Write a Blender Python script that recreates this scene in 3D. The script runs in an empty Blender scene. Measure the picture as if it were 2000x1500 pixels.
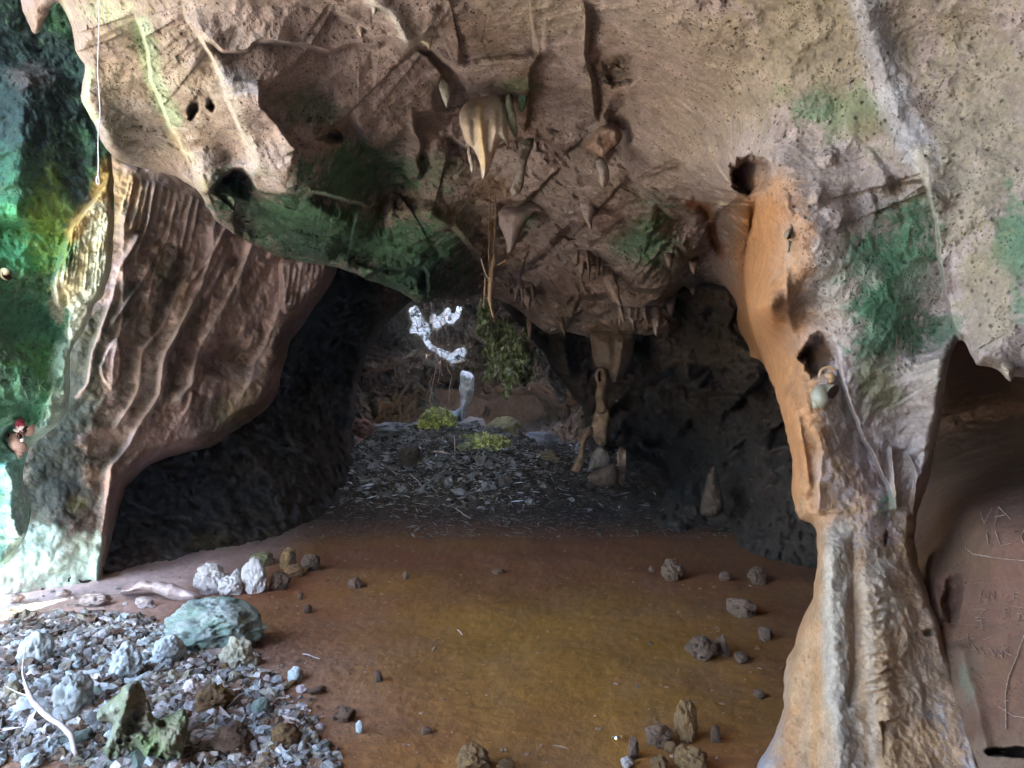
import bpy, bmesh, math, random, os
import numpy as np
from mathutils import Vector
from mathutils.bvhtree import BVHTree
S = bpy.context.scene
COL = S.collection
R = math.radians
Q = float(os.environ.get('CAVEQ', '1'))          # mesh coarseness for quick tests

# ------------------------------------------------------------------ camera, sky, sun, exposure
F, CX, YH, EYE = 1455.0, 1000.0, 800.0, 1.6
cam = bpy.data.objects.new('camera', bpy.data.cameras.new('camera')); COL.objects.link(cam); S.camera = cam
cam.location = (0, 0, EYE); cam.rotation_euler = (R(90), 0, 0)
cam.data.sensor_width = 36; cam.data.lens = F / 2000 * 36; cam.data.shift_y = (YH - 750) / 2000
cam.data.clip_start = 0.05; cam.data.clip_end = 2000
SUN_EL, SUN_AZ = 58.0, 182.0                       # azimuth clockwise from +Y (the way the camera looks)
w = bpy.data.worlds.new('World'); S.world = w; w.use_nodes = True
nt = w.node_tree; bg = nt.nodes['Background']
sky = nt.nodes.new('ShaderNodeTexSky'); sky.sky_type = 'NISHITA'; sky.sun_disc = False
sky.sun_elevation = R(SUN_EL); sky.sun_rotation = R(SUN_AZ); sky.dust_density = 1.0; sky.air_density = 1.0
tint = nt.nodes.new('ShaderNodeVectorMath'); tint.operation = 'MULTIPLY'; tint.inputs[1].default_value = (.98, 1.0, 1.03)   # white balance of the daylight
nt.links.new(sky.outputs[0], tint.inputs[0]); nt.links.new(tint.outputs[0], bg.inputs[0]); bg.inputs[1].default_value = 0.15
sl = bpy.data.lights.new('sun', 'SUN'); sl.energy = 5.0; sl.angle = R(0.5); sl.color = (1, .93, .82)
sun = bpy.data.objects.new('sun', sl); COL.objects.link(sun)
sd = Vector((math.sin(R(SUN_AZ)) * math.cos(R(SUN_EL)), math.cos(R(SUN_AZ)) * math.cos(R(SUN_EL)), math.sin(R(SUN_EL))))
sun.rotation_euler = sd.to_track_quat('Z', 'Y').to_euler()
S.view_settings.view_transform = 'Standard'; S.view_settings.look = 'None'
S.view_settings.exposure = 4.35; S.view_settings.gamma = 1
S.cycles.use_denoising = True
try: S.cycles.denoiser = 'OPENIMAGEDENOISE'
except Exception: pass
S.cycles.max_bounces = 8; S.cycles.diffuse_bounces = 6; S.cycles.glossy_bounces = 2
S.cycles.use_adaptive_sampling = True; S.cycles.adaptive_threshold = 0.02
S.cycles.sample_clamp_indirect = 6.0

# ------------------------------------------------------------------ noise
_rng = np.random.RandomState(7)
_perm = _rng.permutation(256).astype(np.int32)
_grad = _rng.normal(size=(256, 3)).astype(np.float32); _grad /= np.linalg.norm(_grad, axis=1)[:, None]
def pnoise(P, f=1.0, seed=0):
    P = (P * f + seed * 17.31).astype(np.float32)
    i = np.floor(P).astype(np.int32); fr = P - i
    u = fr * fr * fr * (fr * (fr * 6 - 15) + 10)
    i &= 255
    res = 0
    for dx in (0, 1):
        wx = u[:, 0] if dx else 1 - u[:, 0]
        hx = _perm[(i[:, 0] + dx) & 255]
        for dy in (0, 1):
            wy = u[:, 1] if dy else 1 - u[:, 1]
            hy = _perm[(hx + i[:, 1] + dy) & 255]
            for dz in (0, 1):
                wz = u[:, 2] if dz else 1 - u[:, 2]
                g = _grad[_perm[(hy + i[:, 2] + dz) & 255]]
                d = g[:, 0] * (fr[:, 0] - dx) + g[:, 1] * (fr[:, 1] - dy) + g[:, 2] * (fr[:, 2] - dz)
                res = res + wx * wy * wz * d
    return res * 1.5
def fbm(P, f=1.0, o=4, seed=0, g=0.5, kind=0):
    s = 0; a = 1; n = 0
    for k in range(o):
        v = pnoise(P, f, seed + k * 3)
        if kind == 1: v = 0.5 - np.abs(v) * 1.6           # ridged
        if kind == 2: v = np.abs(v) * 1.6 - 0.5           # billowy
        s = s + v * a; n += a; a *= g; f *= 2.03
    return s / n
def cells(P, f, seed=0, jit=.9):                           # distance to the nearest and second feature point
    P = P * f + seed * 9.7
    i = np.floor(P).astype(np.int32); fr = (P - i).astype(np.float32)
    a = np.full(len(P), 9., np.float32); b = a.copy()
    for dx in (-1, 0, 1):
        for dy in (-1, 0, 1):
            for dz in (-1, 0, 1):
                h = _perm[(_perm[(_perm[(i[:, 0] + dx) & 255] + i[:, 1] + dy) & 255] + i[:, 2] + dz) & 255]
                q = _grad[h] * .5 * jit + .5
                d = np.sqrt((q[:, 0] + dx - fr[:, 0]) ** 2 + (q[:, 1] + dy - fr[:, 1]) ** 2 + (q[:, 2] + dz - fr[:, 2]) ** 2)
                m = d < a
                b = np.where(m, a, np.minimum(b, d)); a = np.where(m, d, a)
    return a, b
def ss(a, b, x):
    t = np.clip((x - a) / (b - a), 0, 1); return t * t * (3 - 2 * t)

# ------------------------------------------------------------------ object helpers
def tag(o, label=None, cat=None, group=None, kind=None):
    for k, v in (('label', label), ('category', cat), ('group', group), ('kind', kind)):
        if v: o[k] = v
    return o
def empty(name, loc):
    o = bpy.data.objects.new(name, None); COL.objects.link(o); o.location = loc; o.empty_display_size = .1; return o
def mesh_np(name, V, Qd, C=None, mat=None, parent=None, smooth=True, tris=False):
    k = 3 if tris else 4
    me = bpy.data.meshes.new(name)
    me.vertices.add(len(V)); me.vertices.foreach_set('co', np.ascontiguousarray(V, np.float32).ravel())
    me.loops.add(len(Qd) * k); me.loops.foreach_set('vertex_index', np.ascontiguousarray(Qd, np.int32).ravel())
    me.polygons.add(len(Qd)); me.polygons.foreach_set('loop_start', np.arange(0, len(Qd) * k, k, dtype=np.int32))
    me.polygons.foreach_set('use_smooth', np.full(len(Qd), smooth))
    me.update(calc_edges=True)
    if C is not None:
        at = me.color_attributes.new('Col', 'FLOAT_COLOR', 'POINT')
        c4 = np.ones((len(V), 4), np.float32); c4[:, :3] = C
        at.data.foreach_set('color', c4.ravel())
    if mat: me.materials.append(mat)
    o = bpy.data.objects.new(name, me); COL.objects.link(o)
    if parent: o.parent = parent; o.matrix_parent_inverse = parent.matrix_world.inverted() if False else o.matrix_parent_inverse
    return o
def W(px, py, D):                                          # a sight line's pixel and a distance -> a point of the cave
    return np.stack([(px - CX) / F * D, D, EYE - (py - YH) / F * D], -1)

# ------------------------------------------------------------------ materials
def node(nt, t, **k):
    n = nt.nodes.new(t)
    for a, b in k.items(): setattr(n, a, b)
    return n
def rock_mat(name, attr=True, base=(.3, .25, .22), rough=.92, bump=.5, pit=.5, scale=1.0, spec=.25, fine=.35, bdist=.02):
    m = bpy.data.materials.new(name); m.use_nodes = True; t = m.node_tree; L = t.links
    b = t.nodes['Principled BSDF']; b.inputs['Roughness'].default_value = rough
    b.inputs['Specular IOR Level'].default_value = spec
    tc = node(t, 'ShaderNodeTexCoord'); co = tc.outputs['Object']
    n1 = node(t, 'ShaderNodeTexNoise'); n1.inputs['Scale'].default_value = 9 * scale; n1.inputs['Detail'].default_value = 8; n1.inputs['Roughness'].default_value = .7
    n2 = node(t, 'ShaderNodeTexNoise'); n2.inputs['Scale'].default_value = 55 * scale; n2.inputs['Detail'].default_value = 5; n2.inputs['Roughness'].default_value = .75
    v = node(t, 'ShaderNodeTexVoronoi'); v.inputs['Scale'].default_value = 26 * scale
    v2 = node(t, 'ShaderNodeTexVoronoi'); v2.inputs['Scale'].default_value = 70 * scale
    for n in (n1, n2, v, v2): L.new(co, n.inputs['Vector'])
    if attr:
        at = node(t, 'ShaderNodeAttribute', attribute_name='Col'); src = at.outputs['Color']
    else:
        rg = node(t, 'ShaderNodeRGB'); rg.outputs[0].default_value = (*base, 1); src = rg.outputs[0]
    r1 = node(t, 'ShaderNodeMapRange'); L.new(n1.outputs[0], r1.inputs[0]); r1.inputs[1].default_value = .3; r1.inputs[2].default_value = .7; r1.inputs[3].default_value = 1 - fine; r1.inputs[4].default_value = 1 + fine
    r2 = node(t, 'ShaderNodeMapRange'); L.new(n2.outputs[0], r2.inputs[0]); r2.inputs[1].default_value = .3; r2.inputs[2].default_value = .7; r2.inputs[3].default_value = 1 - fine * .7; r2.inputs[4].default_value = 1 + fine * .7
    mu = node(t, 'ShaderNodeMath', operation='MULTIPLY'); L.new(r1.outputs[0], mu.inputs[0]); L.new(r2.outputs[0], mu.inputs[1])
    # pits: dark little hollows, only some of the cells, in patches
    pr = node(t, 'ShaderNodeMapRange'); L.new(v.outputs['Distance'], pr.inputs[0]); pr.inputs[1].default_value = .10; pr.inputs[2].default_value = .26; pr.inputs[3].default_value = 0; pr.inputs[4].default_value = 1
    pm = node(t, 'ShaderNodeMapRange'); L.new(v.outputs['Color'], pm.inputs[0]); pm.inputs[1].default_value = .45; pm.inputs[2].default_value = .55; pm.inputs[3].default_value = 1; pm.inputs[4].default_value = 0
    p1 = node(t, 'ShaderNodeMath', operation='MAXIMUM'); L.new(pr.outputs[0], p1.inputs[0]); L.new(pm.outputs[0], p1.inputs[1])
    pr2 = node(t, 'ShaderNodeMapRange'); L.new(v2.outputs['Distance'], pr2.inputs[0]); pr2.inputs[1].default_value = .1; pr2.inputs[2].default_value = .3
    pm2 = node(t, 'ShaderNodeMapRange'); L.new(n1.outputs[0], pm2.inputs[0]); pm2.inputs[1].default_value = .48; pm2.inputs[2].default_value = .56; pm2.inputs[3].default_value = 1; pm2.inputs[4].default_value = 0
    p2 = node(t, 'ShaderNodeMath', operation='MAXIMUM'); L.new(pr2.outputs[0], p2.inputs[0]); L.new(pm2.outputs[0], p2.inputs[1])
    pp = node(t, 'ShaderNodeMath', operation='MULTIPLY'); L.new(p1.outputs[0], pp.inputs[0]); L.new(p2.outputs[0], pp.inputs[1])
    pd = node(t, 'ShaderNodeMapRange'); L.new(pp.outputs[0], pd.inputs[0]); pd.inputs[3].default_value = 1 - pit * .7; pd.inputs[4].default_value = 1
    m2 = node(t, 'ShaderNodeMath', operation='MULTIPLY'); L.new(mu.outputs[0], m2.inputs[0]); L.new(pd.outputs[0], m2.inputs[1])
    vs = node(t, 'ShaderNodeVectorMath', operation='SCALE'); L.new(src, vs.inputs[0]); L.new(m2.outputs[0], vs.inputs['Scale'])
    L.new(vs.outputs[0], b.inputs['Base Color'])
    h1 = node(t, 'ShaderNodeMath', operation='MULTIPLY_ADD'); L.new(n2.outputs[0], h1.inputs[0]); h1.inputs[1].default_value = .45; L.new(n1.outputs[0], h1.inputs[2])
    h2 = node(t, 'ShaderNodeMath', operation='MULTIPLY_ADD'); L.new(pp.outputs[0], h2.inputs[0]); h2.inputs[1].default_value = pit; L.new(h1.outputs[0], h2.inputs[2])
    bp = node(t, 'ShaderNodeBump'); bp.inputs['Strength'].default_value = bump; bp.inputs['Distance'].default_value = bdist; L.new(h2.outputs[0], bp.inputs['Height'])
    L.new(bp.outputs[0], b.inputs['Normal'])
    return m
M_ROCK = rock_mat('pitted_limestone', bump=.7, pit=.8, bdist=.02)
M_SMOOTH = rock_mat('flowstone', bump=.5, pit=.35, bdist=.012, fine=.22)
M_COL = rock_mat('column_flowstone', bump=.6, pit=.3, bdist=.014, fine=.3)
M_SOIL = rock_mat('red_soil', bump=.6, pit=.0, scale=1.4, bdist=.015, rough=.85, spec=.3, fine=.25)
M_FAR = rock_mat('far_limestone', bump=.6, pit=.4, scale=.5, bdist=.05)

# ------------------------------------------------------------------ rock faces: distance maps with relief
def tps(ctrl):
    c = np.array(ctrl, float); X = c[:, :2] / 1000; v = 1 / c[:, 2]
    n = len(X); d = np.linalg.norm(X[:, None] - X[None], axis=2)
    K = np.where(d > 0, d * d * np.log(d + 1e-12), 0) + np.eye(n) * 1e-4
    A = np.zeros((n + 3, n + 3)); A[:n, :n] = K; A[:n, n] = 1; A[:n, n + 1:] = X; A[n, :n] = 1; A[n + 1:, :n] = X.T
    s = np.linalg.solve(A, np.concatenate([v, [0, 0, 0]]))
    def f(px, py):
        sh = np.shape(px); q = np.stack([px.ravel(), py.ravel()], -1) / 1000
        out = s[n] + q @ s[n + 1:]
        for k in range(n):
            r2 = ((q - X[k]) ** 2).sum(1); out += s[k] * .5 * r2 * np.log(r2 + 1e-12)
        return (1 / np.maximum(out, .02)).reshape(sh)
    return f
def jitter(poly, amp, closed=True, seed=0, step=9):
    rs = np.random.RandomState(seed + len(poly)); P = np.array(poly, float); out = []
    n = len(P)
    for i in range(n if closed else n - 1):
        a, b = P[i], P[(i + 1) % n]; L = np.linalg.norm(b - a); k = max(1, int(L / step))
        k = min(k, 40)
        for j in range(k): out.append(a + (b - a) * j / k)
    if not closed: out.append(P[-1])
    out = np.array(out); q = np.concatenate([out, np.zeros((len(out), 1))], 1)
    sm = out.copy()                                            # round corners
    for _ in range(2):
        m = (np.roll(sm, 1, 0) + np.roll(sm, -1, 0)) / 2
        if closed: sm = sm * .5 + m * .5
        else: sm[1:-1] = sm[1:-1] * .5 + m[1:-1] * .5
    for c in (0, 1):
        sm[:, c] += amp * (fbm(q, .03, 3, seed + 5 + c * 11, .7) * 1.6)
    return sm
class Grid:
    def __init__(s, gx, gy):
        s.gx, s.gy = np.array(gx, float), np.array(gy, float); s.PX, s.PY = np.meshgrid(s.gx, s.gy)
        s.D = None
    def win(s, x0, y0, x1, y1):
        a, b = np.searchsorted(s.gx, (x0, x1)); c, d = np.searchsorted(s.gy, (y0, y1))
        return slice(c, max(c, d)), slice(a, max(a, b))
    def polydist(s, poly, rmax):
        """inside mask, distance to the outline (<= rmax) and its nearest point"""
        dist = np.full(s.PX.shape, rmax, float); nx, ny = s.PX.copy(), s.PY.copy()
        n = len(poly)
        for i in range(n):
            a, b = poly[i], poly[(i + 1) % n]
            w = s.win(min(a[0], b[0]) - rmax, min(a[1], b[1]) - rmax, max(a[0], b[0]) + rmax, max(a[1], b[1]) + rmax)
            X, Y = s.PX[w], s.PY[w]
            if X.size == 0: continue
            d = b - a; L2 = d @ d + 1e-9
            t = np.clip(((X - a[0]) * d[0] + (Y - a[1]) * d[1]) / L2, 0, 1)
            qx, qy = a[0] + t * d[0], a[1] + t * d[1]; dd = np.hypot(X - qx, Y - qy)
            m = dd < dist[w]
            dist[w] = np.where(m, dd, dist[w]); nx[w] = np.where(m, qx, nx[w]); ny[w] = np.where(m, qy, ny[w])
        ins = np.zeros(s.PX.shape, bool); xs, ys = poly[:, 0], poly[:, 1]; xe, ye = np.roll(xs, -1), np.roll(ys, -1)
        for j, y in enumerate(s.gy):
            m = (ys <= y) != (ye <= y)
            if not m.any(): continue
            cx = np.sort(xs[m] + (y - ys[m]) / (ye[m] - ys[m]) * (xe[m] - xs[m]))
            ins[j] = (np.searchsorted(cx, s.gx) % 2) == 1
        return ins, dist, nx, ny
    def lined(s, line, reach):
        """signed distance (+ on the right hand walking the line) and t along it, inside a window"""
        x0, y0 = line.min(0) - reach; x1, y1 = line.max(0) + reach; w = s.win(x0, y0, x1, y1)
        X, Y = s.PX[w], s.PY[w]
        best = np.full(X.shape, 1e9); sg = np.zeros(X.shape); tt = np.zeros(X.shape)
        seg = np.linalg.norm(np.diff(line, axis=0), axis=1); cum = np.concatenate([[0], np.cumsum(seg)]); tot = cum[-1]
        for i in range(len(line) - 1):
            a, b = line[i], line[i + 1]; d = b - a; L2 = d @ d + 1e-9
            t = np.clip(((X - a[0]) * d[0] + (Y - a[1]) * d[1]) / L2, 0, 1)
            dd = np.hypot(X - a[0] - t * d[0], Y - a[1] - t * d[1]); m = dd < best
            best = np.where(m, dd, best); cr = d[0] * (Y - a[1]) - d[1] * (X - a[0])
            sg = np.where(m, np.where(cr >= 0, 1., -1.), sg); tt = np.where(m, (cum[i] + t * seg[i]) / tot, tt)
        return w, best * sg, tt
def relief(g, feats):
    for k, f in enumerate(feats):
        if f[0] == 'lip':                                   # ('lip', line, h, w2, bulge, w1): right-hand side recedes by h
            _, ln, h, w2 = f[:4]; bu = f[4] if len(f) > 4 else .25; w1 = f[5] if len(f) > 5 else 5.
            L = jitter(ln, 4, False, k, 7); w, s, t = g.lined(L, w2 * 3)
            fe = f[6] if len(f) > 6 else .2; fade = ss(0, .15, t) * ss(0, fe, 1 - t)
            rec = np.where(s > 0, h * ss(0, w1, s) * np.exp(-np.maximum(s, 0) / w2), -h * bu * np.exp(np.minimum(s, 0) / (w2 * .45)))
            g.D[w] += rec * fade * ss(3, 2, np.abs(s) / w2)
        elif f[0] == 'ridge':                               # ('ridge', line, h, w)
            _, ln, h, wd = f[:4]; L = jitter(ln, 2.5, False, k + 40, 7); w, s, t = g.lined(L, wd * 3)
            fade = ss(0, .1, t) * ss(0, .1, 1 - t)
            g.D[w] -= h * np.exp(-np.abs(s / wd) ** 1.5) * fade
        elif f[0] == 'fold':                                # sheet-like curtain: sharp edge, one steep side
            _, ln, h, wd = f[:4]; L = jitter(ln, 2.5, False, k + 60, 7); w, s, t = g.lined(L, wd * 3)
            fade = ss(0, .08, t) * ss(0, .08, 1 - t)
            g.D[w] -= h * np.where(s > 0, np.exp(-np.maximum(s, 0) / (wd * .22)), np.exp(np.minimum(s, 0) / wd)) * fade * ss(3, 2, np.abs(s) / wd)
        elif f[0] == 'pit':                                 # ('pit', cx, cy, rx, ry, ang, depth, sharp)
            _, cx, cy, rx, ry, an, dp, sh = f; r = max(rx, ry) * 2.3; w = g.win(cx - r, cy - r, cx + r, cy + r)
            X, Y = g.PX[w] - cx, g.PY[w] - cy; c, s_ = math.cos(R(an)), math.sin(R(an))
            u, v = (X * c + Y * s_) / rx, (-X * s_ + Y * c) / ry
            q = np.stack([g.PX[w].ravel(), g.PY[w].ravel(), np.full(X.size, k * 9.)], -1)
            n = fbm(q, 1.6 / max(rx, ry), 3, k).reshape(X.shape)
            rr = np.sqrt(u * u + v * v) + n * .5
            g.D[w] += dp * ss(1 + sh, 1 - sh, rr)
        elif f[0] == 'poly':                                # ('poly', outline, depth, soft px): raised (depth<0) or sunk plate
            _, pl, dp, so = f[:4]; L = jitter(pl, 4, True, k + 80, 7)
            x0, y0 = L.min(0) - so * 2; x1, y1 = L.max(0) + so * 2; w = g.win(x0, y0, x1, y1)
            sub = Grid(g.gx[w[1]], g.gy[w[0]]); ins, d, _, _ = sub.polydist(L, so)
            sd_ = np.where(ins, d, -d); g.D[w] += dp * ss(-so * .15, so, sd_)
def paint(px, py, P, C, strokes, seed=0):
    wn = fbm(P, 2.2, 5, 31 + seed, .6); wn2 = fbm(P, 9., 3, 57 + seed, .6) + .9 * fbm(P, 38., 3, 71 + seed, .7)
    for k, c in enumerate(strokes):
        if c[0] == 'b':                                     # ('b', cx, cy, rx, ry, ang, colour, strength)
            _, cx, cy, rx, ry, an, col, st = c; X, Y = px - cx, py - cy; cc, s_ = math.cos(R(an)), math.sin(R(an))
            rr = np.sqrt(((X * cc + Y * s_) / rx) ** 2 + ((-X * s_ + Y * cc) / ry) ** 2)
            a = ss(1.25, .45, rr - wn * 1.1 * (1 if k % 2 else -1) - wn2 * .75) * st
        else:                                               # ('l', line, width, colour, strength)
            _, ln, wd, col, st = c; L = np.array(ln, float); best = np.full(px.shape, 1e9)
            for i in range(len(L) - 1):
                a_, b_ = L[i], L[i + 1]; d = b_ - a_; t = np.clip(((px - a_[0]) * d[0] + (py - a_[1]) * d[1]) / (d @ d), 0, 1)
                best = np.minimum(best, np.hypot(px - a_[0] - t * d[0], py - a_[1] - t * d[1]))
            a = ss(1.3, .4, best / wd - wn * .5 - wn2 * .4) * st
        C += (np.array(col) - C) * a[:, None]
    return C
def rock_noise(P, amp=1.0, seed=0, soft=False):
    d = .16 * fbm(P, .9, 3, seed, .5)
    d += .07 * fbm(P, 3.1, 3, seed + 5, .5, kind=0 if soft else 2)
    d += -.05 * fbm(P, 5.2, 3, seed + 15, .5, kind=2) * ss(3.5, 6.5, P[:, 1])
    if not soft:
        d += .022 * fbm(P, 12., 4, seed + 9, .6, kind=1) + .004 * fbm(P, 60., 2, seed + 19, .6)
    else:
        d += .010 * fbm(P, 12., 4, seed + 9, .6)
    return d * amp
def cells_quads(ok):
    return ok[:-1, :-1] & ok[1:, :-1] & ok[:-1, 1:] & ok[1:, 1:]
def axis(a, b, lo, hi, st, out=14):
    xs = []
    if a < lo: xs += list(np.arange(a, lo, out))
    xs += list(np.arange(max(a, lo), min(b, hi), st * Q))
    if b > hi: xs += list(np.arange(hi, b + out, out))
    return np.array(xs)
def face(name, poly, ctrl, feats=(), strokes=(), base=((.34, .29, .26), (.30, .27, .21), (.36, .29, .27)), step=2, roll=26, rolld=.5,
         namp=1.0, soft=False, mat=None, seed=0, jit=5, splits=None, shape=None, rollp=1.0, kind='structure', holes=(), mul=1.0):
    pl = jitter(poly, jit, True, seed); lo, hi = pl.min(0), pl.max(0)
    g = Grid(axis(lo[0] - 3, hi[0] + 3, -24, 2024, step), axis(lo[1] - 3, hi[1] + 3, -24, 1524, step))
    ins, dist, nx, ny = g.polydist(pl, roll)
    g.D = tps(ctrl)(g.PX, g.PY)
    for hk, hp in enumerate(holes):
        hi_, hd, hx, hy = g.polydist(np.array(hp, float), 6)
        cl = ins & ~hi_; take = (hd < dist) ; dist = np.where(take, hd, dist); nx = np.where(take, hx, nx); ny = np.where(take, hy, ny); ins = cl
    D0 = g.D.copy()
    relief(g, feats)
    if shape: shape(g)
    cell = max(step * Q * 1.5, 4)
    near = ins | (dist < cell * 1.1)
    # snap the outer ring of points onto the outline
    sn = near & ~ins & ((g.PX > -24) & (g.PX < 2024) & (g.PY > -24) & (g.PY < 1524) | True)
    g.PX = np.where(sn, nx, g.PX); g.PY = np.where(sn, ny, g.PY)
    t = np.where(ins, np.clip(dist / roll, 0, 1), 0)
    prof = 1 - np.sqrt(np.clip(1 - (1 - t) ** 2, 0, 1))
    g.D += rolld * prof ** rollp * (.4 + D0 / 8)
    px, py, D = g.PX.ravel(), g.PY.ravel(), g.D.ravel()
    P = W(px, py, D)
    use = near.ravel(); idx = np.nonzero(use)[0]
    d = np.zeros(len(px)); d[idx] = rock_noise(P[idx], namp, seed, soft)
    D = D + d * np.clip(D / 4, .8, 2.2)
    P = W(px, py, D)
    C = np.zeros((len(px), 3)); b = np.array(base)
    Pi = P[idx]; n1 = ss(-.25, .25, fbm(Pi, 1.1, 4, seed + 3, .6)); n2 = ss(-.2, .3, fbm(Pi, 2.7, 4, seed + 6, .6))
    Ci = b[0] + (b[1] - b[0]) * n1[:, None]; Ci = Ci + (b[2] - Ci) * n2[:, None] * .7
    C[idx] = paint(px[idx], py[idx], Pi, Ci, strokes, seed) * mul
    ok = cells_quads(near)
    H, Wd = near.shape; I = np.arange(H * Wd).reshape(H, Wd)
    qs = np.stack([I[:-1, :-1], I[1:, :-1], I[1:, 1:], I[:-1, 1:]], -1)
    out = []
    lab = np.zeros(ok.shape, int)
    if splits: lab = splits(g.PX[:-1, :-1], g.PY[:-1, :-1])
    names = name if isinstance(name, (list, tuple)) else [name]
    for k, nm in enumerate(names):
        q = qs[ok & (lab == k)]
        if len(q) == 0: continue
        u, inv = np.unique(q, return_inverse=True)
        o = mesh_np(nm, P[u], inv.reshape(-1, 4), C[u], mat or M_ROCK)
        if kind: tag(o, kind=kind)
        out.append(o)
    g.P = P.reshape(H, Wd, 3); g.ok = near; g.Dn = D.reshape(H, Wd)
    def at(x, y, g=g):
        j = int(np.clip(np.searchsorted(g.gy, y), 1, H - 2)); i = int(np.clip(np.searchsorted(g.gx, x), 1, Wd - 2))
        return float(g.Dn[j, i])
    return out, at
def solid(name, poly, Dc, th, feats=(), base=((.4, .36, .32), (.34, .3, .26)), strokes=(), step=2, seed=0, jit=2.5, R_=None, mat=None, lean=0, namp=.5, parent=None, back=.6, rim=.5, soft=True):
    """a closed rock body with this outline, its middle at distance Dc (or a function of px,py) and half-thickness th"""
    pl = jitter(poly, jit, True, seed, 6); lo, hi = pl.min(0), pl.max(0)
    g = Grid(np.arange(lo[0] - step * 1.5, hi[0] + step * 2.5, step), np.arange(lo[1] - step * 1.5, hi[1] + step * 2.5, step))
    big = max(hi - lo); ins, dist, nx, ny = g.polydist(pl, big)
    Rr = R_ or dist[ins].max() * .95
    near = ins | (dist < step * 1.5)
    g.PX = np.where(near & ~ins, nx, g.PX); g.PY = np.where(near & ~ins, ny, g.PY)
    t = np.where(ins, np.clip(dist / Rr, 0, 1), 0); prof = np.sqrt(np.clip(1 - (1 - t) ** 2, 0, 1)) ** rim
    D0 = Dc(g.PX, g.PY) if callable(Dc) else np.full(g.PX.shape, float(Dc))
    g.D = np.zeros(g.PX.shape); relief(g, feats); rel = g.D.copy() * prof
    P0 = W(g.PX.ravel(), g.PY.ravel(), D0.ravel())
    nz = rock_noise(P0 * 1.0, namp, seed + 3, soft).reshape(g.PX.shape) * prof
    Df = D0 - th * prof + rel + nz; Db = D0 + th * back * prof + .002
    H, Wd = near.shape; N = H * Wd; I = np.arange(N).reshape(H, Wd); ok = cells_quads(near)
    inner = ins & (dist > step * .4)
    B = np.where(inner, I + N, I)                          # back vertices share the rim
    qf = np.stack([I[:-1, :-1], I[1:, :-1], I[1:, 1:], I[:-1, 1:]], -1)[ok]
    qb = np.stack([B[:-1, :-1], B[:-1, 1:], B[1:, 1:], B[1:, :-1]], -1)[ok]
    bad = (qf == qb[:, [0, 3, 2, 1]]).all(1)
    V = np.concatenate([W(g.PX.ravel(), g.PY.ravel(), Df.ravel()), W(g.PX.ravel(), g.PY.ravel(), Db.ravel())])
    qs = np.concatenate([qf, qb[~bad]])
    u, inv = np.unique(qs, return_inverse=True)
    b = np.array(base); Pu = V[u]; px2 = np.concatenate([g.PX.ravel()] * 2)[u]; py2 = np.concatenate([g.PY.ravel()] * 2)[u]
    C = b[0] + (b[-1] - b[0]) * ss(-.25, .25, fbm(Pu, 5., 4, seed + 3, .6))[:, None]
    C = paint(px2, py2, Pu, C, strokes, seed)
    return mesh_np(name, V[u], inv.reshape(-1, 4), C, mat or M_SMOOTH, parent)

# ------------------------------------------------------------------ colours of the rock itself
MV = (.42, .34, .33); TN = (.38, .32, .24); BR = (.21, .135, .085); GR = (.085, .20, .115); DG = (.042, .095, .065)
PL = (.52, .47, .40); PG = (.42, .50, .34); LL = (.40, .39, .42); OR = (.43, .19, .065); GY = (.30, .28, .26); OL = (.20, .20, .11)
TEAL = (.12, .32, .26); RD = (.30, .14, .10)

# ------------------------------------------------------------------ ceiling and the column that grows out of it
NEAR = [(-650, -700), (-650, -300), (-260, -170), (-60, -120), (20, -50), (40, 0), (52, 42), (66, 72), (84, 55), (96, 30), (104, -4), (116, 2), (132, 32),
        (142, 62), (143, 88), (157, 120), (169, 124), (160, 160), (160, 196), (175, 231), (190, 256), (212, 300), (240, 318), (300, 334), (345, 345),
        (385, 368), (400, 392), (415, 425), (470, 465), (540, 500), (600, 512), (662, 522), (715, 545), (770, 566), (815, 590), (836, 595), (850, 578),
        (895, 588), (935, 575), (975, 585), (1005, 600), (1040, 630), (1075, 655), (1110, 648), (1160, 662), (1240, 655), (1330, 650), (1400, 668), (1450, 690), (1490, 704), (1506, 742),
        (1521, 785), (1538, 860), (1548, 900), (1546, 960), (1556, 1015), (1592, 1022), (1598, 1080), (1588, 1168), (1564, 1212), (1552, 1268), (1536, 1278),
        (1530, 1340), (1530, 1390), (1512, 1440), (1470, 1500), (1440, 1660), (1960, 1660), (1925, 1500), (1895, 1380), (1860, 1280), (1822, 1180), (1796, 1110),
        (1786, 1060), (1792, 1005), (1815, 935), (1832, 850), (1846, 745), (1864, 672), (1884, 658), (1893, 690), (1912, 720), (1928, 712), (1950, 722),
        (1972, 748), (1984, 732), (2000, 742), (2060, 722), (2110, 760), (2160, 800), (2215, 752), (2300, 730), (2380, 790), (2450, 742), (2560, 800), (2650, 760), (2650, -700)]
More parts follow.
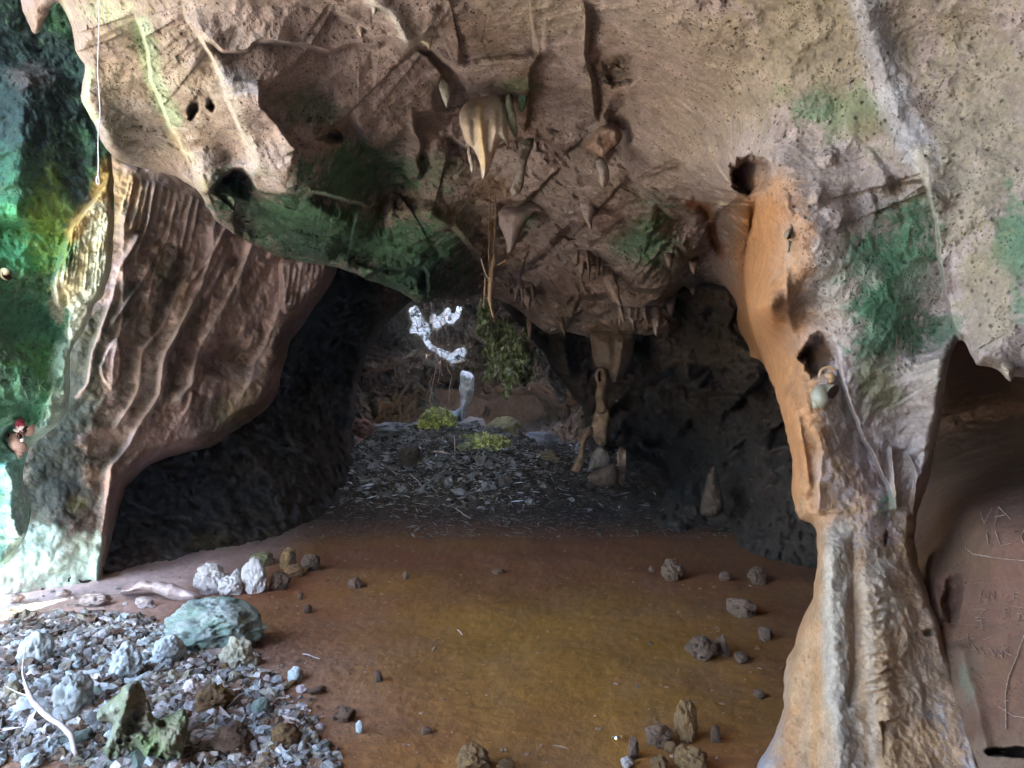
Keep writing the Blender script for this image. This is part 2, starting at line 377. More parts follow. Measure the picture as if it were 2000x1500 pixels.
NCTRL = [(-600, -650, 2.2), (-600, -350, 2.7), (-200, -200, 3.3), (-200, -600, 2.0), (500, -650, 1.9), (1000, -650, 1.9), (1600, -650, 1.8), (2200, -600, 1.8), (2600, -650, 1.8),
         (50, 0, 4.2), (120, 0, 3.9), (160, 150, 4.1), (212, 295, 4.6), (250, 200, 4.3), (300, 330, 5.3), (260, 60, 3.7), (350, 200, 4.0), (405, 360, 4.6), (330, 280, 4.7),
         (450, 50, 3.4), (480, 200, 3.8), (560, 365, 4.5), (450, 300, 4.6), (600, 220, 4.15), (700, 30, 3.55), (700, 200, 4.25), (640, 370, 4.85),
         (500, 450, 6.6), (600, 500, 7.4), (700, 440, 6.6), (760, 540, 8.0), (830, 585, 8.6), (840, 430, 6.8), (760, 380, 6.6), (860, 320, 5.6), (800, 260, 4.9),
         (930, 190, 4.9), (1000, 60, 3.8), (860, 80, 3.8), (1000, 0, 3.5), (1100, 150, 4.5), (1200, 60, 3.7), (1250, 200, 4.6), (1000, 330, 6.0), (1100, 330, 5.8), (1220, 350, 5.8),
         (950, 470, 8.0), (930, 560, 10.2), (1050, 480, 8.0), (1050, 620, 10.5), (1180, 480, 7.6), (1180, 600, 9.5), (1240, 650, 10.2), (1330, 520, 7.2), (1330, 640, 9.6),
         (1350, 350, 5.0), (1420, 250, 3.9), (1430, 480, 5.9), (1450, 680, 8.8), (1440, 600, 7.6), (1440, 410, 4.7), (1350, 100, 3.5), (1450, 0, 3.1), (1480, 330, 3.5),
         (1600, 100, 3.1), (1600, 300, 3.25), (1750, 200, 3.0), (1900, 100, 2.8), (1990, 300, 2.75), (1850, 400, 2.95), (1700, 450, 3.15), (1950, 550, 2.75), (1990, 720, 2.75), (1900, 700, 2.8),
         (1500, 420, 3.45), (1480, 600, 3.5), (1560, 600, 3.3), (1700, 620, 3.15), (1840, 650, 3.15), (1560, 800, 3.4), (1650, 820, 3.3), (1780, 820, 3.3),
         (1570, 980, 3.42), (1680, 1000, 3.3), (1770, 990, 3.4), (1620, 1100, 3.3), (1700, 1150, 3.2), (1780, 1120, 3.35), (1580, 1250, 3.3), (1700, 1300, 3.08), (1840, 1300, 3.15),
         (1500, 1480, 3.2), (1650, 1500, 2.95), (1850, 1500, 2.9), (1700, 1650, 2.8), (1930, 1640, 2.75), (1450, 1650, 3.05), (2300, 300, 2.3), (2600, 600, 2.1), (2300, 700, 2.4)]
rs = random.Random(5)
nf = [
    ('lip', [(262, 20), (276, 52), (290, 91), (297, 157), (315, 196), (336, 245), (350, 280), (367, 315), (388, 352), (404, 376)], .38, 110, .3, 5),
    ('lip', [(353, 10), (372, 45), (395, 75), (427, 133), (451, 210), (483, 275), (505, 320), (492, 345), (506, 372)], .11, 60, .5, 6),
    ('ridge', [(370, 20), (410, 80), (445, 150), (470, 220), (500, 290), (520, 345)], .05, 22),
    ('lip', [(380, 372), (404, 378), (424, 352), (448, 326), (478, 328), (492, 350), (505, 372), (540, 378), (576, 378), (612, 372), (660, 384), (720, 400), (770, 392)], .75, 90, .1, 6, .4),
    ('lip', [(751, 376), (772, 356), (822, 345), (813, 308), (823, 280), (806, 252), (806, 205)], .32, 60, .3, 8),
    ('lip', [(392, 58), (437, 101), (486, 96), (500, 77), (574, 82), (647, 98), (700, 80), (740, 90), (775, 60)], .16, 70, .3, 8),
    ('ridge', [(700, -30), (735, 5), (772, 30), (802, 95)], .10, 16),
    ('lip', [(850, 235), (842, 182), (862, 150), (838, 112), (806, 95)], .18, 60, .3, 7),
    ('lip', [(1170, 245), (1161, 224), (1157, 168), (1140, 98), (1147, 35), (1136, -10)], .14, 60, .3, 8),
    ('lip', [(1065, 112), (975, 117), (888, 132)], .18, 60, .3, 14),
    ('lip', [(1022, 262), (1030, 220), (1035, 140), (1060, 90)], .13, 60, .3, 10),
    ('lip', [(848, 270), (880, 262), (930, 300), (1000, 270), (1060, 268), (1100, 300), (1150, 260)], .4, 60, .15, 6),
    ('pit', 1212, 140, 30, 24, -20, .22, .45), ('pit', 1222, 122, 16, 12, 0, .1, .4), ('pit', 1208, 250, 22, 60, 5, .2, .5),
    ('pit', 1468, 344, 34, 38, 10, .7, .3),
    ('pit', 600, 212, 60, 40, 20, .12, .8), ('lip', [(507, 150), (514, 210), (545, 240), (575, 285), (610, 290)], -.2, 40, .1, 6),
    ('pit', 452, 368, 28, 26, 0, .14, .8), ('pit', 640, 262, 26, 14, 10, .18, .4), ('pit', 378, 212, 9, 18, 20, .18, .4), ('pit', 412, 205, 7, 12, -20, .12, .4),
    ('ridge', [(420, 372), (448, 380), (470, 410), (490, 445)], .15, 10), ('ridge', [(440, 372), (520, 420), (560, 450)], .12, 14),
    ('ridge', [(590, 385), (640, 420), (690, 440), (730, 400)], .25, 26), ('ridge', [(750, 410), (830, 415), (885, 445), (905, 480)], .4, 26),
    ('pit', 500, 440, 40, 26, 20, .5, .5), ('pit', 720, 500, 60, 24, 10, .4, .5), ('lip', [(690, 560), (745, 520), (835, 520), (840, 592)], .4, 70, .2, 6),
    ('ridge', [(1358, 405), (1382, 412), (1392, 465), (1408, 498)], -.22, 10), ('poly', [(1392, 398), (1470, 400), (1476, 440), (1460, 500), (1440, 505), (1418, 440)], -.25, 12),
    ('lip', [(1330, 540), (1352, 575), (1378, 628), (1392, 610), (1440, 645), (1480, 690)], .9, 60, .15, 6),
    ('ridge', [(1680, -20), (1715, 100), (1755, 220), (1810, 330), (1830, 430)], .07, 36),
    ('lip', [(1800, 330), (1832, 430), (1838, 520), (1860, 620), (1884, 690), (1905, 730)], .22, 80, .35, 6),
    ('pit', 1600, 695, 30, 36, 10, .30, .3),
    ('ridge', [(1500, 420), (1498, 520), (1508, 640), (1535, 760)], .05, 16), ('ridge', [(1530, 480), (1540, 600), (1560, 720), (1585, 820)], .04, 10), ('ridge', [(1545, 760), (1568, 860), (1585, 960)], .035, 7),
    ('lip', [(1628, 660), (1640, 700), (1655, 765), (1690, 860), (1732, 935), (1752, 1000)], .14, 55, .35, 6),
    ('fold', [(1590, 830), (1606, 870), (1602, 930), (1598, 1010)], .05, 22), ('fold', [(1740, 870), (1745, 930), (1752, 1000)], .06, 14), ('fold', [(1772, 880), (1790, 930), (1782, 1010)], .05, 14),
    ('ridge', [(1632, 1020), (1620, 1150), (1630, 1300), (1640, 1500), (1640, 1660)], .12, 40), ('ridge', [(1665, 1030), (1668, 1180), (1672, 1300), (1655, 1400)], -.05, 13),
    ('ridge', [(1720, 1090), (1735, 1300), (1740, 1660)], .07, 45), ('ridge', [(1800, 1110), (1815, 1180), (1835, 1230)], .05, 14),
    ('pit', 1812, 1236, 9, 6, 0, .06, .3), ('pit', 1730, 1050, 3, 14, 8, .06, .3), ('lip', [(1715, 1410), (1760, 1405), (1785, 1440)], .05, 30, .4, 4),
    ('lip', [(1484, 372), (1480, 400), (1474, 430), (1460, 480), (1454, 520), (1459, 600), (1476, 660), (1496, 715), (1510, 760)], 2.0, 70, .03, 4),
    ('ridge', [(1520, 700), (1545, 800), (1570, 900), (1575, 990)], .05, 16),
]
for k in range(13):                                         # knobbly calcite on the right hand ceiling
    x, y = rs.uniform(1530, 1760), rs.uniform(290, 430); nf.append(('pit', x, y, rs.uniform(10, 28), rs.uniform(8, 20), rs.uniform(0, 90), rs.choice((-1, -1, 1)) * rs.uniform(.02, .06), .7))
def scallops(n, x0, x1, y0, y1, w0, w1, h0, h1, seed, keep=lambda x, y: True):
    r = random.Random(seed); out = []
    for _ in range(n):
        x, y = r.uniform(x0, x1), r.uniform(y0, y1)
        if not keep(x, y): continue
        t = (y - y0) / (y1 - y0); wd = (w0 + (w1 - w0) * t) * r.uniform(.5, 1.5); h = (h0 + (h1 - h0) * t) * r.uniform(.4, 1.3)
        tip = wd * r.uniform(.15, .9); pw = r.uniform(.5, 1.4); k = r.uniform(-.28, .28); tl = r.uniform(-.5, .5); pts = []
        for j in range(9):
            u = j / 8 - .5; v = abs(u - k) / (.5 + abs(k)); pts.append((x + wd * u, y - tip * v ** pw + wd * tl * u))
        out.append(('lip', pts, h, wd * r.uniform(.45, .9), .2, r.choice((6, 10, 16))))
    return out
nf += scallops(38, 880, 1490, 380, 690, 100, 70, .2, .55, 3, lambda x, y: x < 1440 and y > 330 + (x - 900) * .12)
nf += [f[:5] + (16.,) for f in scallops(5, 640, 1180, 60, 330, 190, 110, .12, .3, 8)]
def near_shape(g):
    # flow ripples round the lower column
    w = g.win(1640, 1090, 1850, 1440); X, Y = g.PX[w], g.PY[w]
    q = np.stack([X.ravel(), Y.ravel() * 1.2, np.zeros(X.size)], -1); n = fbm(q, .02, 4, 2).reshape(X.shape)
    m = np.exp(-((X - 1725) / 55) ** 2) * ss(1090, 1150, Y) * ss(1430, 1340, Y) * (.4 + ss(-.2, .2, n))
    g.D[w] -= m * .006 * np.sin(Y / 3.1 + n * 9 + (X - 1720) ** 2 / 900.)
NS = [
    ('b', 640, 170, 220, 140, 10, (.55, .45, .43), .8), ('b', 900, 260, 180, 130, 0, (.46, .38, .36), .6),  # lighter patches offset the ridge's shade on the left centre ceiling
    ('b', 300, 200, 170, 190, 30, (.40, .33, .25), .6), ('b', 250, 250, 80, 70, 20, GY, .8), ('b', 560, 90, 140, 90, 0, MV, .6),
    ('l', [(276, 52), (290, 91), (300, 157), (318, 196), (340, 235)], 20, PG, .95), ('l', [(175, 140), (168, 200), (186, 235)], 9, PG, .9), ('b', 200, 20, 60, 34, 10, PG, .6),
    ('l', [(340, 260), (370, 310), (402, 365)], 12, (.52, .46, .30), .7), ('l', [(395, 75), (440, 150), (470, 240), (505, 330), (510, 368)], 12, PL, .7),
    ('b', 470, 165, 45, 24, 20, LL, .8), ('b', 560, 80, 90, 14, 0, LL, .6), ('l', [(720, 0), (772, 28), (802, 90)], 12, (.6, .58, .56), .8),
    ('b', 600, 212, 70, 42, 10, GR, .6), ('b', 690, 345, 150, 62, -5, GR, 1), ('b', 560, 420, 160, 60, 15, DG, 1), ('b', 700, 470, 220, 75, 10, GR, 1),
    ('b', 640, 480, 150, 40, 5, DG, .8), ('b', 820, 500, 130, 90, 0, GR, 1), ('b', 800, 545, 100, 50, 10, DG, 1), ('b', 458, 368, 40, 38, 0, DG, 1), ('b', 850, 330, 60, 30, 0, (.2, .24, .16), .7),
    ('b', 780, 395, 50, 26, 0, BR, .7), ('b', 590, 480, 70, 20, 0, DG, .9), ('l', [(440, 372), (500, 440)], 12, (.3, .42, .3), .6), ('b', 380, 335, 50, 22, 20, MV, .6), ('b', 530, 360, 40, 22, 0, (.34, .27, .25), .8),
    ('b', 940, 160, 60, 30, 0, MV, .8), ('b', 1040, 200, 60, 90, 0, BR, .75), ('b', 940, 60, 90, 50, 0, BR, .55), ('b', 1100, 190, 60, 110, 0, MV, .7), ('b', 1190, 180, 34, 110, 0, BR, .7),
    ('b', 1212, 140, 36, 30, 0, (.10, .08, .055), .95), ('b', 960, 370, 50, 30, 0, BR, .8), ('b', 1010, 165, 40, 14, 0, GR, .5), ('b', 900, 420, 60, 30, 0, OL, .6),
    ('b', 980, 480, 60, 90, 0, BR, .8), ('b', 1030, 430, 26, 30, 0, GR, .8), ('b', 1080, 480, 90, 60, 0, MV, .5), ('b', 1100, 570, 200, 60, 0, (.24, .17, .14), .8), ('b', 1010, 540, 60, 50, 0, MV, .4),
    ('b', 1260, 460, 55, 70, 30, GR, .85), ('b', 1310, 500, 60, 40, 20, GR, .7), ('b', 1400, 520, 80, 60, 10, MV, .7), ('b', 1380, 600, 110, 40, 30, OL, .75), ('b', 1250, 640, 160, 30, 0, BR, .8),
    ('l', [(1350, 398), (1380, 405), (1395, 470), (1410, 498)], 11, (.30, .13, .06), .9), ('b', 1430, 395, 34, 8, 0, PL, .8), ('b', 1435, 460, 26, 40, 0, GY, .6),
    ('b', 1450, 150, 150, 140, 0, (.31, .25, .19), .8), ('b', 1600, 90, 200, 110, 0, (.30, .25, .18), .8), ('b', 1880, 260, 160, 260, 0, (.28, .24, .18), .8), ('b', 1280, 120, 130, 130, 0, (.33, .26, .22), .7), ('b', 1650, 220, 110, 60, 10, (.16, .21, .11), .75), ('b', 1590, 210, 40, 26, 0, GR, .5), ('b', 1700, 255, 60, 30, 0, BR, .4),
    ('l', [(1690, 0), (1720, 110), (1760, 220), (1800, 300)], 40, LL, .85), ('l', [(1800, 300), (1820, 420), (1825, 520)], 20, PL, .7), ('b', 1640, 360, 130, 60, 0, (.42, .34, .30), .8), ('b', 1900, 200, 110, 200, 0, (.33, .28, .21), .5),
    ('b', 1740, 520, 90, 110, 15, GR, .95), ('b', 1790, 440, 40, 70, 0, GR, .6), ('b', 1730, 640, 90, 90, 0, GR, .9), ('b', 1850, 640, 60, 30, 0, GR, .7), ('b', 1720, 750, 60, 60, 0, OL, .8), ('b', 1980, 470, 40, 90, 0, GR, .8),
    ('b', 1930, 560, 60, 120, 0, (.26, .22, .13), .6), ('b', 1990, 590, 30, 40, 0, GR, .7), ('b', 1620, 550, 36, 110, 0, PL, .5), ('b', 1700, 540, 30, 26, 0, PL, .4), ('b', 1790, 560, 40, 50, 0, (.42, .42, .36), .4),
    ('l', [(1500, 400), (1488, 520), (1496, 640), (1520, 740), (1550, 860), (1568, 1000)], 80, (.42, .22, .11), .85), ('l', [(1490, 420), (1480, 520), (1485, 640), (1512, 740), (1544, 860), (1562, 1000)], 44, OR, .8), ('b', 1560, 480, 36, 70, 0, (.42, .23, .12), .7), ('b', 1600, 700, 36, 44, 0, (.16, .09, .06), .8),
    ('l', [(1585, 1030), (1580, 1160), (1570, 1300), (1560, 1500), (1520, 1600)], 60, (.42, .23, .12), .85), ('l', [(1575, 1160), (1560, 1320), (1540, 1500)], 22, OR, .7), ('l', [(1560, 720), (1590, 840)], 30, (.40, .2, .09), .8), ('b', 1760, 1350, 110, 200, 0, (.40, .28, .18), .75), ('b', 1640, 900, 30, 100, 0, (.30, .19, .13), .7),
    ('b', 1700, 950, 40, 60, 0, (.34, .22, .18), .6), ('b', 1735, 985, 30, 30, 0, GR, .5), ('b', 1700, 1330, 190, 330, 0, (.42, .26, .14), .85), ('l', [(1690, 1120), (1700, 1300), (1710, 1600)], 12, (.50, .38, .27), .7), ('l', [(1770, 1150), (1790, 1350), (1810, 1600)], 14, (.48, .34, .22), .6), ('l', [(1830, 1250), (1860, 1400), (1880, 1600)], 16, (.36, .2, .1), .7), ('l', [(1605, 1060), (1598, 1250), (1590, 1500)], 12, (.40, .21, .09), .8), ('l', [(1640, 1050), (1630, 1200), (1640, 1350), (1660, 1500), (1680, 1640)], 34, (.44, .37, .29), .9),
    ('l', [(1720, 1090), (1735, 1200)], 30, (.42, .34, .26), .8), ('b', 1780, 1080, 30, 110, 0, (.40, .25, .13), .7), ('b', 1810, 1320, 60, 150, 0, (.34, .24, .17), .7), ('b', 1780, 1480, 90, 60, 0, (.46, .27, .13), .8),
    ('b', 66, 40, 30, 36, 0, (.34, .24, .18), .8), ('b', 1050, 20, 120, 50, 0, TN, .5), ('b', 820, 80, 40, 30, 0, PL, .6), ('b', 1230, 300, 70, 60, 0, MV, .6), ('b', 1330, 280, 60, 90, 0, (.38, .31, .25), .6), ('b', 1200, 420, 60, 40, 0, (.27, .17, .14), .6),
]
def near_split(X, Y):
    lx = np.array([1430, 1478, 1520, 1560, 1610, 1650, 1720, 1800, 1870, 2700]); ly = np.array([400, 396, 420, 520, 640, 690, 730, 720, 690, 690])
    return ((X > 1430) & (Y > np.interp(X, lx, ly)) & (X < 1870)) | ((Y > 900) & (X > 1430))
(ceil_o, column_o), near_at = face(['ceiling', 'stone_column'], NEAR, NCTRL, nf, NS, shape=near_shape, splits=lambda X, Y: near_split(X, Y).astype(int), roll=22, rolld=.34, seed=1, jit=4, mul=.65, base=((.38, .31, .295), (.34, .285, .24), (.41, .33, .325)))
del column_o['kind']; column_o.data.materials[0] = M_COL
tag(column_o, 'thick orange and grey limestone column joining ceiling and floor at right, with shells lodged on it', 'rock column')

# ------------------------------------------------------------------ right hand wall behind the column, with scratched writing
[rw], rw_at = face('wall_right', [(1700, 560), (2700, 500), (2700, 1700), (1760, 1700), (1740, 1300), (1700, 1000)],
    [(1900, 570, 3.4), (2100, 600, 3.3), (1720, 570, 3.8), (2300, 650, 3.2), (1750, 640, 4.4), (1900, 690, 4.7), (2000, 690, 4.6), (1780, 800, 6.6), (1900, 800, 6.4), (2000, 800, 6.0), (1800, 900, 6.2), (1900, 900, 5.2), (2000, 880, 4.8), (1800, 1000, 4.6), (1900, 1000, 3.5), (2000, 1000, 3.2), (1800, 1150, 3.5), (1900, 1150, 3.2), (2000, 1150, 3.0), (1800, 1300, 3.3),
     (1900, 1350, 3.0), (2000, 1350, 2.85), (1900, 1500, 2.9), (2000, 1500, 2.7), (1780, 1690, 3.0), (2000, 1690, 2.6), (2300, 900, 3.0), (2300, 1300, 2.4), (2690, 1200, 1.9), (2690, 700, 3.0), (2690, 1690, 1.8)],
    [('ridge', [(1818, 1070), (1828, 1150), (1840, 1220)], .06, 16), ('pit', 1860, 1170, 14, 40, 5, .10, .5), ('pit', 1985, 1470, 55, 9, 3, .25, .3), ('ridge', [(1870, 1250), (1900, 1350), (1930, 1480)], .05, 18)],
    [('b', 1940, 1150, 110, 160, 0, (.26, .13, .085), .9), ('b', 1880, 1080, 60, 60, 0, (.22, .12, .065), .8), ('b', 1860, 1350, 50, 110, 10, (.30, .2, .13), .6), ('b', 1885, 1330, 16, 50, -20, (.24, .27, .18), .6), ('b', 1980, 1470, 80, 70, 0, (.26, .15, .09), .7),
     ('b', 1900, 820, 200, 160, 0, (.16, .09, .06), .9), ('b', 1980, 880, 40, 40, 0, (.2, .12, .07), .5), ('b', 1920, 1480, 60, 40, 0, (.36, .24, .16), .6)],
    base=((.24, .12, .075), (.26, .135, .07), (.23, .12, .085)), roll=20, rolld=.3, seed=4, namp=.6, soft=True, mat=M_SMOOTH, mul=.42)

# ------------------------------------------------------------------ left: draped flowstone wall leaning into the cave
lf = [
    ('fold', [(242, 400), (240, 500), (240, 620), (222, 700), (217, 770)], .10, 30), ('fold', [(240, 500), (217, 590), (196, 646), (182, 688), (171, 751), (150, 775)], .16, 26),
    ('poly', [(232, 655), (243, 700), (236, 740), (220, 768), (200, 745), (192, 720), (205, 680)], -.10, 6),
    ('fold', [(390, 470), (371, 534), (350, 565), (329, 618), (315, 642), (280, 681), (273, 716), (269, 765), (245, 807), (215, 850)], .22, 34),
    ('fold', [(425, 400), (416, 450), (416, 495), (388, 569), (353, 635), (322, 695), (315, 730), (311, 772), (273, 828), (241, 887), (217, 912), (210, 975), (200, 1040), (190, 1110), (188, 1180)], .34, 46),
    ('fold', [(520, 440), (490, 481), (469, 537), (441, 590), (413, 639), (385, 688), (374, 751), (350, 779), (322, 792)], .30, 44),
    ('poly', [(545, 510), (600, 500), (665, 500), (655, 535), (622, 585), (612, 592), (598, 606), (572, 616), (548, 612)], -.20, 8),
    ('fold', [(560, 560), (542, 615), (518, 677), (497, 709), (490, 747), (465, 786)], .25, 34), ('fold', [(500, 640), (480, 690), (468, 700)], .12, 20),
    ('fold', [(650, 540), (612, 604), (567, 667), (556, 709), (539, 772), (514, 807), (465, 830), (413, 852)], .3, 50),
    ('fold', [(378, 762), (364, 803), (336, 838), (315, 880)], .14, 30), ('fold', [(300, 350), (290, 430), (262, 520)], .12, 22), ('fold', [(345, 380), (330, 450), (300, 540), (285, 600)], .10, 20),
    ('fold', [(280, 360), (270, 400), (255, 450)], .10, 12), ('fold', [(260, 340), (240, 400), (235, 430)], .10, 12), ('pit', 455, 508, 12, 10, 0, .15, .4), ('pit', 440, 700, 70, 26, 10, .25, .7), ('pit', 330, 600, 16, 60, 20, .10, .6),
]
for k in range(9):
    x = 560 + k * 11; lf.append(('ridge', [(x + 8, 512), (x + 2, 560), (x - 6 - k * .5, 602)], .03, 3))
for k in range(10):
    x = 250 + k * 14; lf.append(('ridge', [(x + 14, 340 + k * 5), (x + 4, 390 + k * 5), (x - 8, 440 + k * 6)], rs.uniform(.02, .05), rs.uniform(3, 6)))
for _k in range(len(lf)):
    if lf[_k][0] == 'fold': lf[_k] = (lf[_k][0], lf[_k][1], lf[_k][2] * .42, lf[_k][3] * .75)
for k in range(13):                                        # finer slanting flutes between the big folds
    x, y = rs.uniform(250, 640), rs.uniform(380, 560); L_ = rs.uniform(60, 170); lf.append(('ridge', [(x, y), (x - L_ * .25, y + L_ * .5), (x - L_ * .62, y + L_)], rs.uniform(.02, .06), rs.uniform(3, 9)))
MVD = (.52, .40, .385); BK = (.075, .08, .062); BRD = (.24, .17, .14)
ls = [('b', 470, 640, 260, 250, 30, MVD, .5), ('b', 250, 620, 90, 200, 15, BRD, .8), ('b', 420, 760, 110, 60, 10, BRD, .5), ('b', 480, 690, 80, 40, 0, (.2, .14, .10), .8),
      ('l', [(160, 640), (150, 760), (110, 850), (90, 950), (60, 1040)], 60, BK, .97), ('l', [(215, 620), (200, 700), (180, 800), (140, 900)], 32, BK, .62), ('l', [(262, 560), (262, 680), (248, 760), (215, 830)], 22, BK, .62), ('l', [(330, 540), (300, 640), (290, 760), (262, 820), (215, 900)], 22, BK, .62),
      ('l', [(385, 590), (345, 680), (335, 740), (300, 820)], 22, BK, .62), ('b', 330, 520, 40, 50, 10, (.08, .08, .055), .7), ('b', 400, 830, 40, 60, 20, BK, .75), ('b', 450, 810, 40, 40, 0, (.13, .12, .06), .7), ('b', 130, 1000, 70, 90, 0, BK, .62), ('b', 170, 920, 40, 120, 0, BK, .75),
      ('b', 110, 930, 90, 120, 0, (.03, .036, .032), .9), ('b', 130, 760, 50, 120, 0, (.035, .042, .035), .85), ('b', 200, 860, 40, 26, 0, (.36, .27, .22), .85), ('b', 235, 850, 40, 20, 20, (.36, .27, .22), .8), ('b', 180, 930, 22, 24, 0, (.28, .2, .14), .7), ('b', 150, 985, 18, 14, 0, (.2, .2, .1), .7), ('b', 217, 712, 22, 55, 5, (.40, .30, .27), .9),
      ('l', [(416, 450), (416, 495), (388, 569), (353, 635), (322, 695), (315, 730), (311, 772), (273, 828), (245, 885)], 7, (.42, .34, .31), .9), ('l', [(490, 481), (469, 537), (441, 590), (413, 639), (385, 688), (374, 751), (350, 779)], 12, (.42, .34, .32), .9),
      ('l', [(371, 534), (350, 565), (329, 618), (315, 642), (280, 681), (273, 716), (269, 765), (245, 807)], 5, (.34, .27, .23), .8), ('l', [(217, 590), (196, 646), (182, 688), (171, 751), (150, 775)], 4, (.26, .2, .17), .8),
      ('l', [(600, 550), (560, 600), (520, 680), (497, 709), (490, 750), (465, 786)], 13, (.42, .33, .32), .9), ('b', 605, 550, 60, 50, 0, (.40, .31, .31), .9), ('l', [(640, 540), (612, 604), (567, 667), (556, 709), (539, 772)], 4, (.36, .28, .26), .8),
      ('b', 330, 850, 60, 70, 30, (.33, .23, .2), .8), ('b', 250, 960, 40, 60, 0, (.30, .2, .17), .8), ('l', [(217, 912), (210, 940), (208, 1000), (200, 1080)], 6, (.44, .29, .22), .9),
      ('b', 230, 370, 50, 60, 10, (.46, .32, .16), .8), ('b', 215, 440, 26, 60, 10, (.44, .34, .2), .7), ('b', 450, 480, 90, 40, 10, MVD, .7), ('b', 560, 640, 30, 90, 20, BRD, .8), ('b', 490, 780, 40, 40, 0, (.22, .16, .08), .7),
      ('b', 110, 1105, 130, 54, 0, (.54, .66, .54), 1), ('b', 90, 1060, 70, 30, 0, (.32, .44, .40), .7), ('b', 150, 1075, 50, 36, 0, (.54, .66, .54), .7), ('b', 215, 1110, 18, 40, 0, (.4, .28, .22), .8)]  # pale foot strokes put the pool of daylight into the wall colour
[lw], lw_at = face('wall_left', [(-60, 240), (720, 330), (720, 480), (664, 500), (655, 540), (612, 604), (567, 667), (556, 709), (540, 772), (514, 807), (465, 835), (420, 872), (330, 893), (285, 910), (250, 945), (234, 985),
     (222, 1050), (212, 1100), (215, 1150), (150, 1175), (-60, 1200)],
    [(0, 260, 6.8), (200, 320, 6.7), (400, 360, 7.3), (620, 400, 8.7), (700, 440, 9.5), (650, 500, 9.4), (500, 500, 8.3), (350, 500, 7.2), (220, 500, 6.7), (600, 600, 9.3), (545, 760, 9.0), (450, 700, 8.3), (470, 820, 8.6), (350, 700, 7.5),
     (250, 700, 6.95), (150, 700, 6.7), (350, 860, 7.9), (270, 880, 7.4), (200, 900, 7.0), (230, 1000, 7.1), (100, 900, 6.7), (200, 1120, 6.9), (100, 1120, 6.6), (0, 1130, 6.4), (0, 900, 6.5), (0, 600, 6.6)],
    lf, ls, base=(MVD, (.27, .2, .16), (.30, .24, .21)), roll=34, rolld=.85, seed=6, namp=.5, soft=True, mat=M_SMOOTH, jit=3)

# ------------------------------------------------------------------ far left: green algae wall with its bright frayed edge
gf = [('poly', [(170, 400), (215, 330), (222, 440), (214, 530), (185, 600), (165, 640), (138, 690), (124, 660), (128, 610), (105, 600), (98, 560), (118, 480), (150, 420)], -.22, 10),
      ('pit', 124, 585, 7, 16, 0, .12, .4), ('pit', 60, 860, 60, 20, 10, .15, .6), ('pit', 60, 640, 60, 60, 0, .2, .8), ('ridge', [(0, 900), (25, 940), (20, 1010), (45, 1060)], .15, 18), ('pit', 116, 748, 5, 16, 30, .10, .3),
      ('poly', [(130, 690), (135, 800), (112, 835), (70, 850), (75, 800), (110, 740)], -.12, 10), ('ridge', [(60, 120), (40, 300), (30, 450)], .2, 50)]
for k in range(14):
    x = 128 + k * 7; gf.append(('ridge', [(x + 16, 395 + abs(k - 7) * 5), (x + 4, 480), (x - 6, 560 + k * 3)], rs.uniform(.02, .045), rs.uniform(2.5, 5)))
gs = [('b', 60, 180, 140, 230, 0, (.035, .065, .07), .97), ('b', -30, 160, 130, 240, 0, (.035, .065, .07), .97), ('b', 30, 470, 90, 110, 0, (.06, .24, .11), .95), ('b', 100, 440, 60, 100, 0, (.16, .26, .06), .85), ('b', 60, 620, 90, 60, 0, (.07, .21, .13), .9), ('b', 80, 730, 70, 60, 0, (.11, .34, .12), .9),  # dark strokes at the top left paint in the wall's upper shade
      ('b', 40, 810, 90, 60, 0, (.14, .40, .26), .9), ('b', 20, 910, 90, 70, 0, (.2, .52, .44), .9), ('b', 20, 1020, 60, 130, 0, (.32, .62, .58), .85), ('l', [(215, 330), (190, 400), (150, 450)], 26, (.50, .34, .12), .9),  # paler cyan towards the foot paints in the bluish daylight
      ('l', [(205, 430), (180, 530), (150, 560)], 40, (.70, .68, .46), .95), ('l', [(200, 520), (175, 590), (150, 650)], 28, (.66, .76, .64), .95), ('b', 112, 580, 20, 40, 0, (.50, .46, .36), .8), ('l', [(130, 690), (120, 790), (98, 835), (65, 865)], 28, (.52, .76, .66), .95),  # near-white edge strokes put strong daylight into the flange colour
      ('b', 45, 960, 20, 60, 0, (.32, .46, .42), .7), ('b', 25, 1060, 24, 60, 0, (.36, .5, .46), .7), ('b', 20, 330, 60, 60, 0, (.05, .16, .10), .6), ('b', 150, 350, 30, 60, 0, (.03, .05, .06), .9), ('b', 60, 150, 40, 30, 0, (.14, .12, .13), .5)]
[gw], gw_at = face('wall_green', [(-900, -500), (260, -400), (260, 200), (216, 300), (222, 345), (224, 430), (218, 520), (198, 590), (187, 586), (168, 640), (140, 680), (136, 690), (137, 760), (134, 800), (112, 834), (80, 858), (58, 868), (50, 900), (44, 930), (52, 965), (64, 1000),
     (52, 1045), (22, 1095), (0, 1110), (-80, 1180), (-230, 1240), (-300, 900), (-420, 600), (-900, 400)],
    [(200, 0, 6.0), (200, 250, 6.0), (218, 350, 6.1), (215, 500, 6.0), (135, 700, 6.15), (100, 840, 6.1), (50, 1000, 5.95), (0, 300, 5.4), (0, 600, 5.3), (0, 1090, 5.75), (80, 450, 5.6), (60, 750, 5.7), (-200, 300, 4.8), (-200, 700, 4.8), (-150, 1150, 5.2), (-400, 0, 4.3), (-400, 600, 4.4),
     (-400, 1300, 4.5), (-900, 0, 3.7), (-900, 700, 3.7), (-900, 1400, 3.7), (0, -100, 5.6), (200, -350, 5.8)],
    gf, gs, mul=1.3, base=((.06, .15, .09), (.07, .19, .10), (.09, .15, .11)), roll=14, rolld=.25, seed=8, namp=.9, mat=M_ROCK, jit=3)

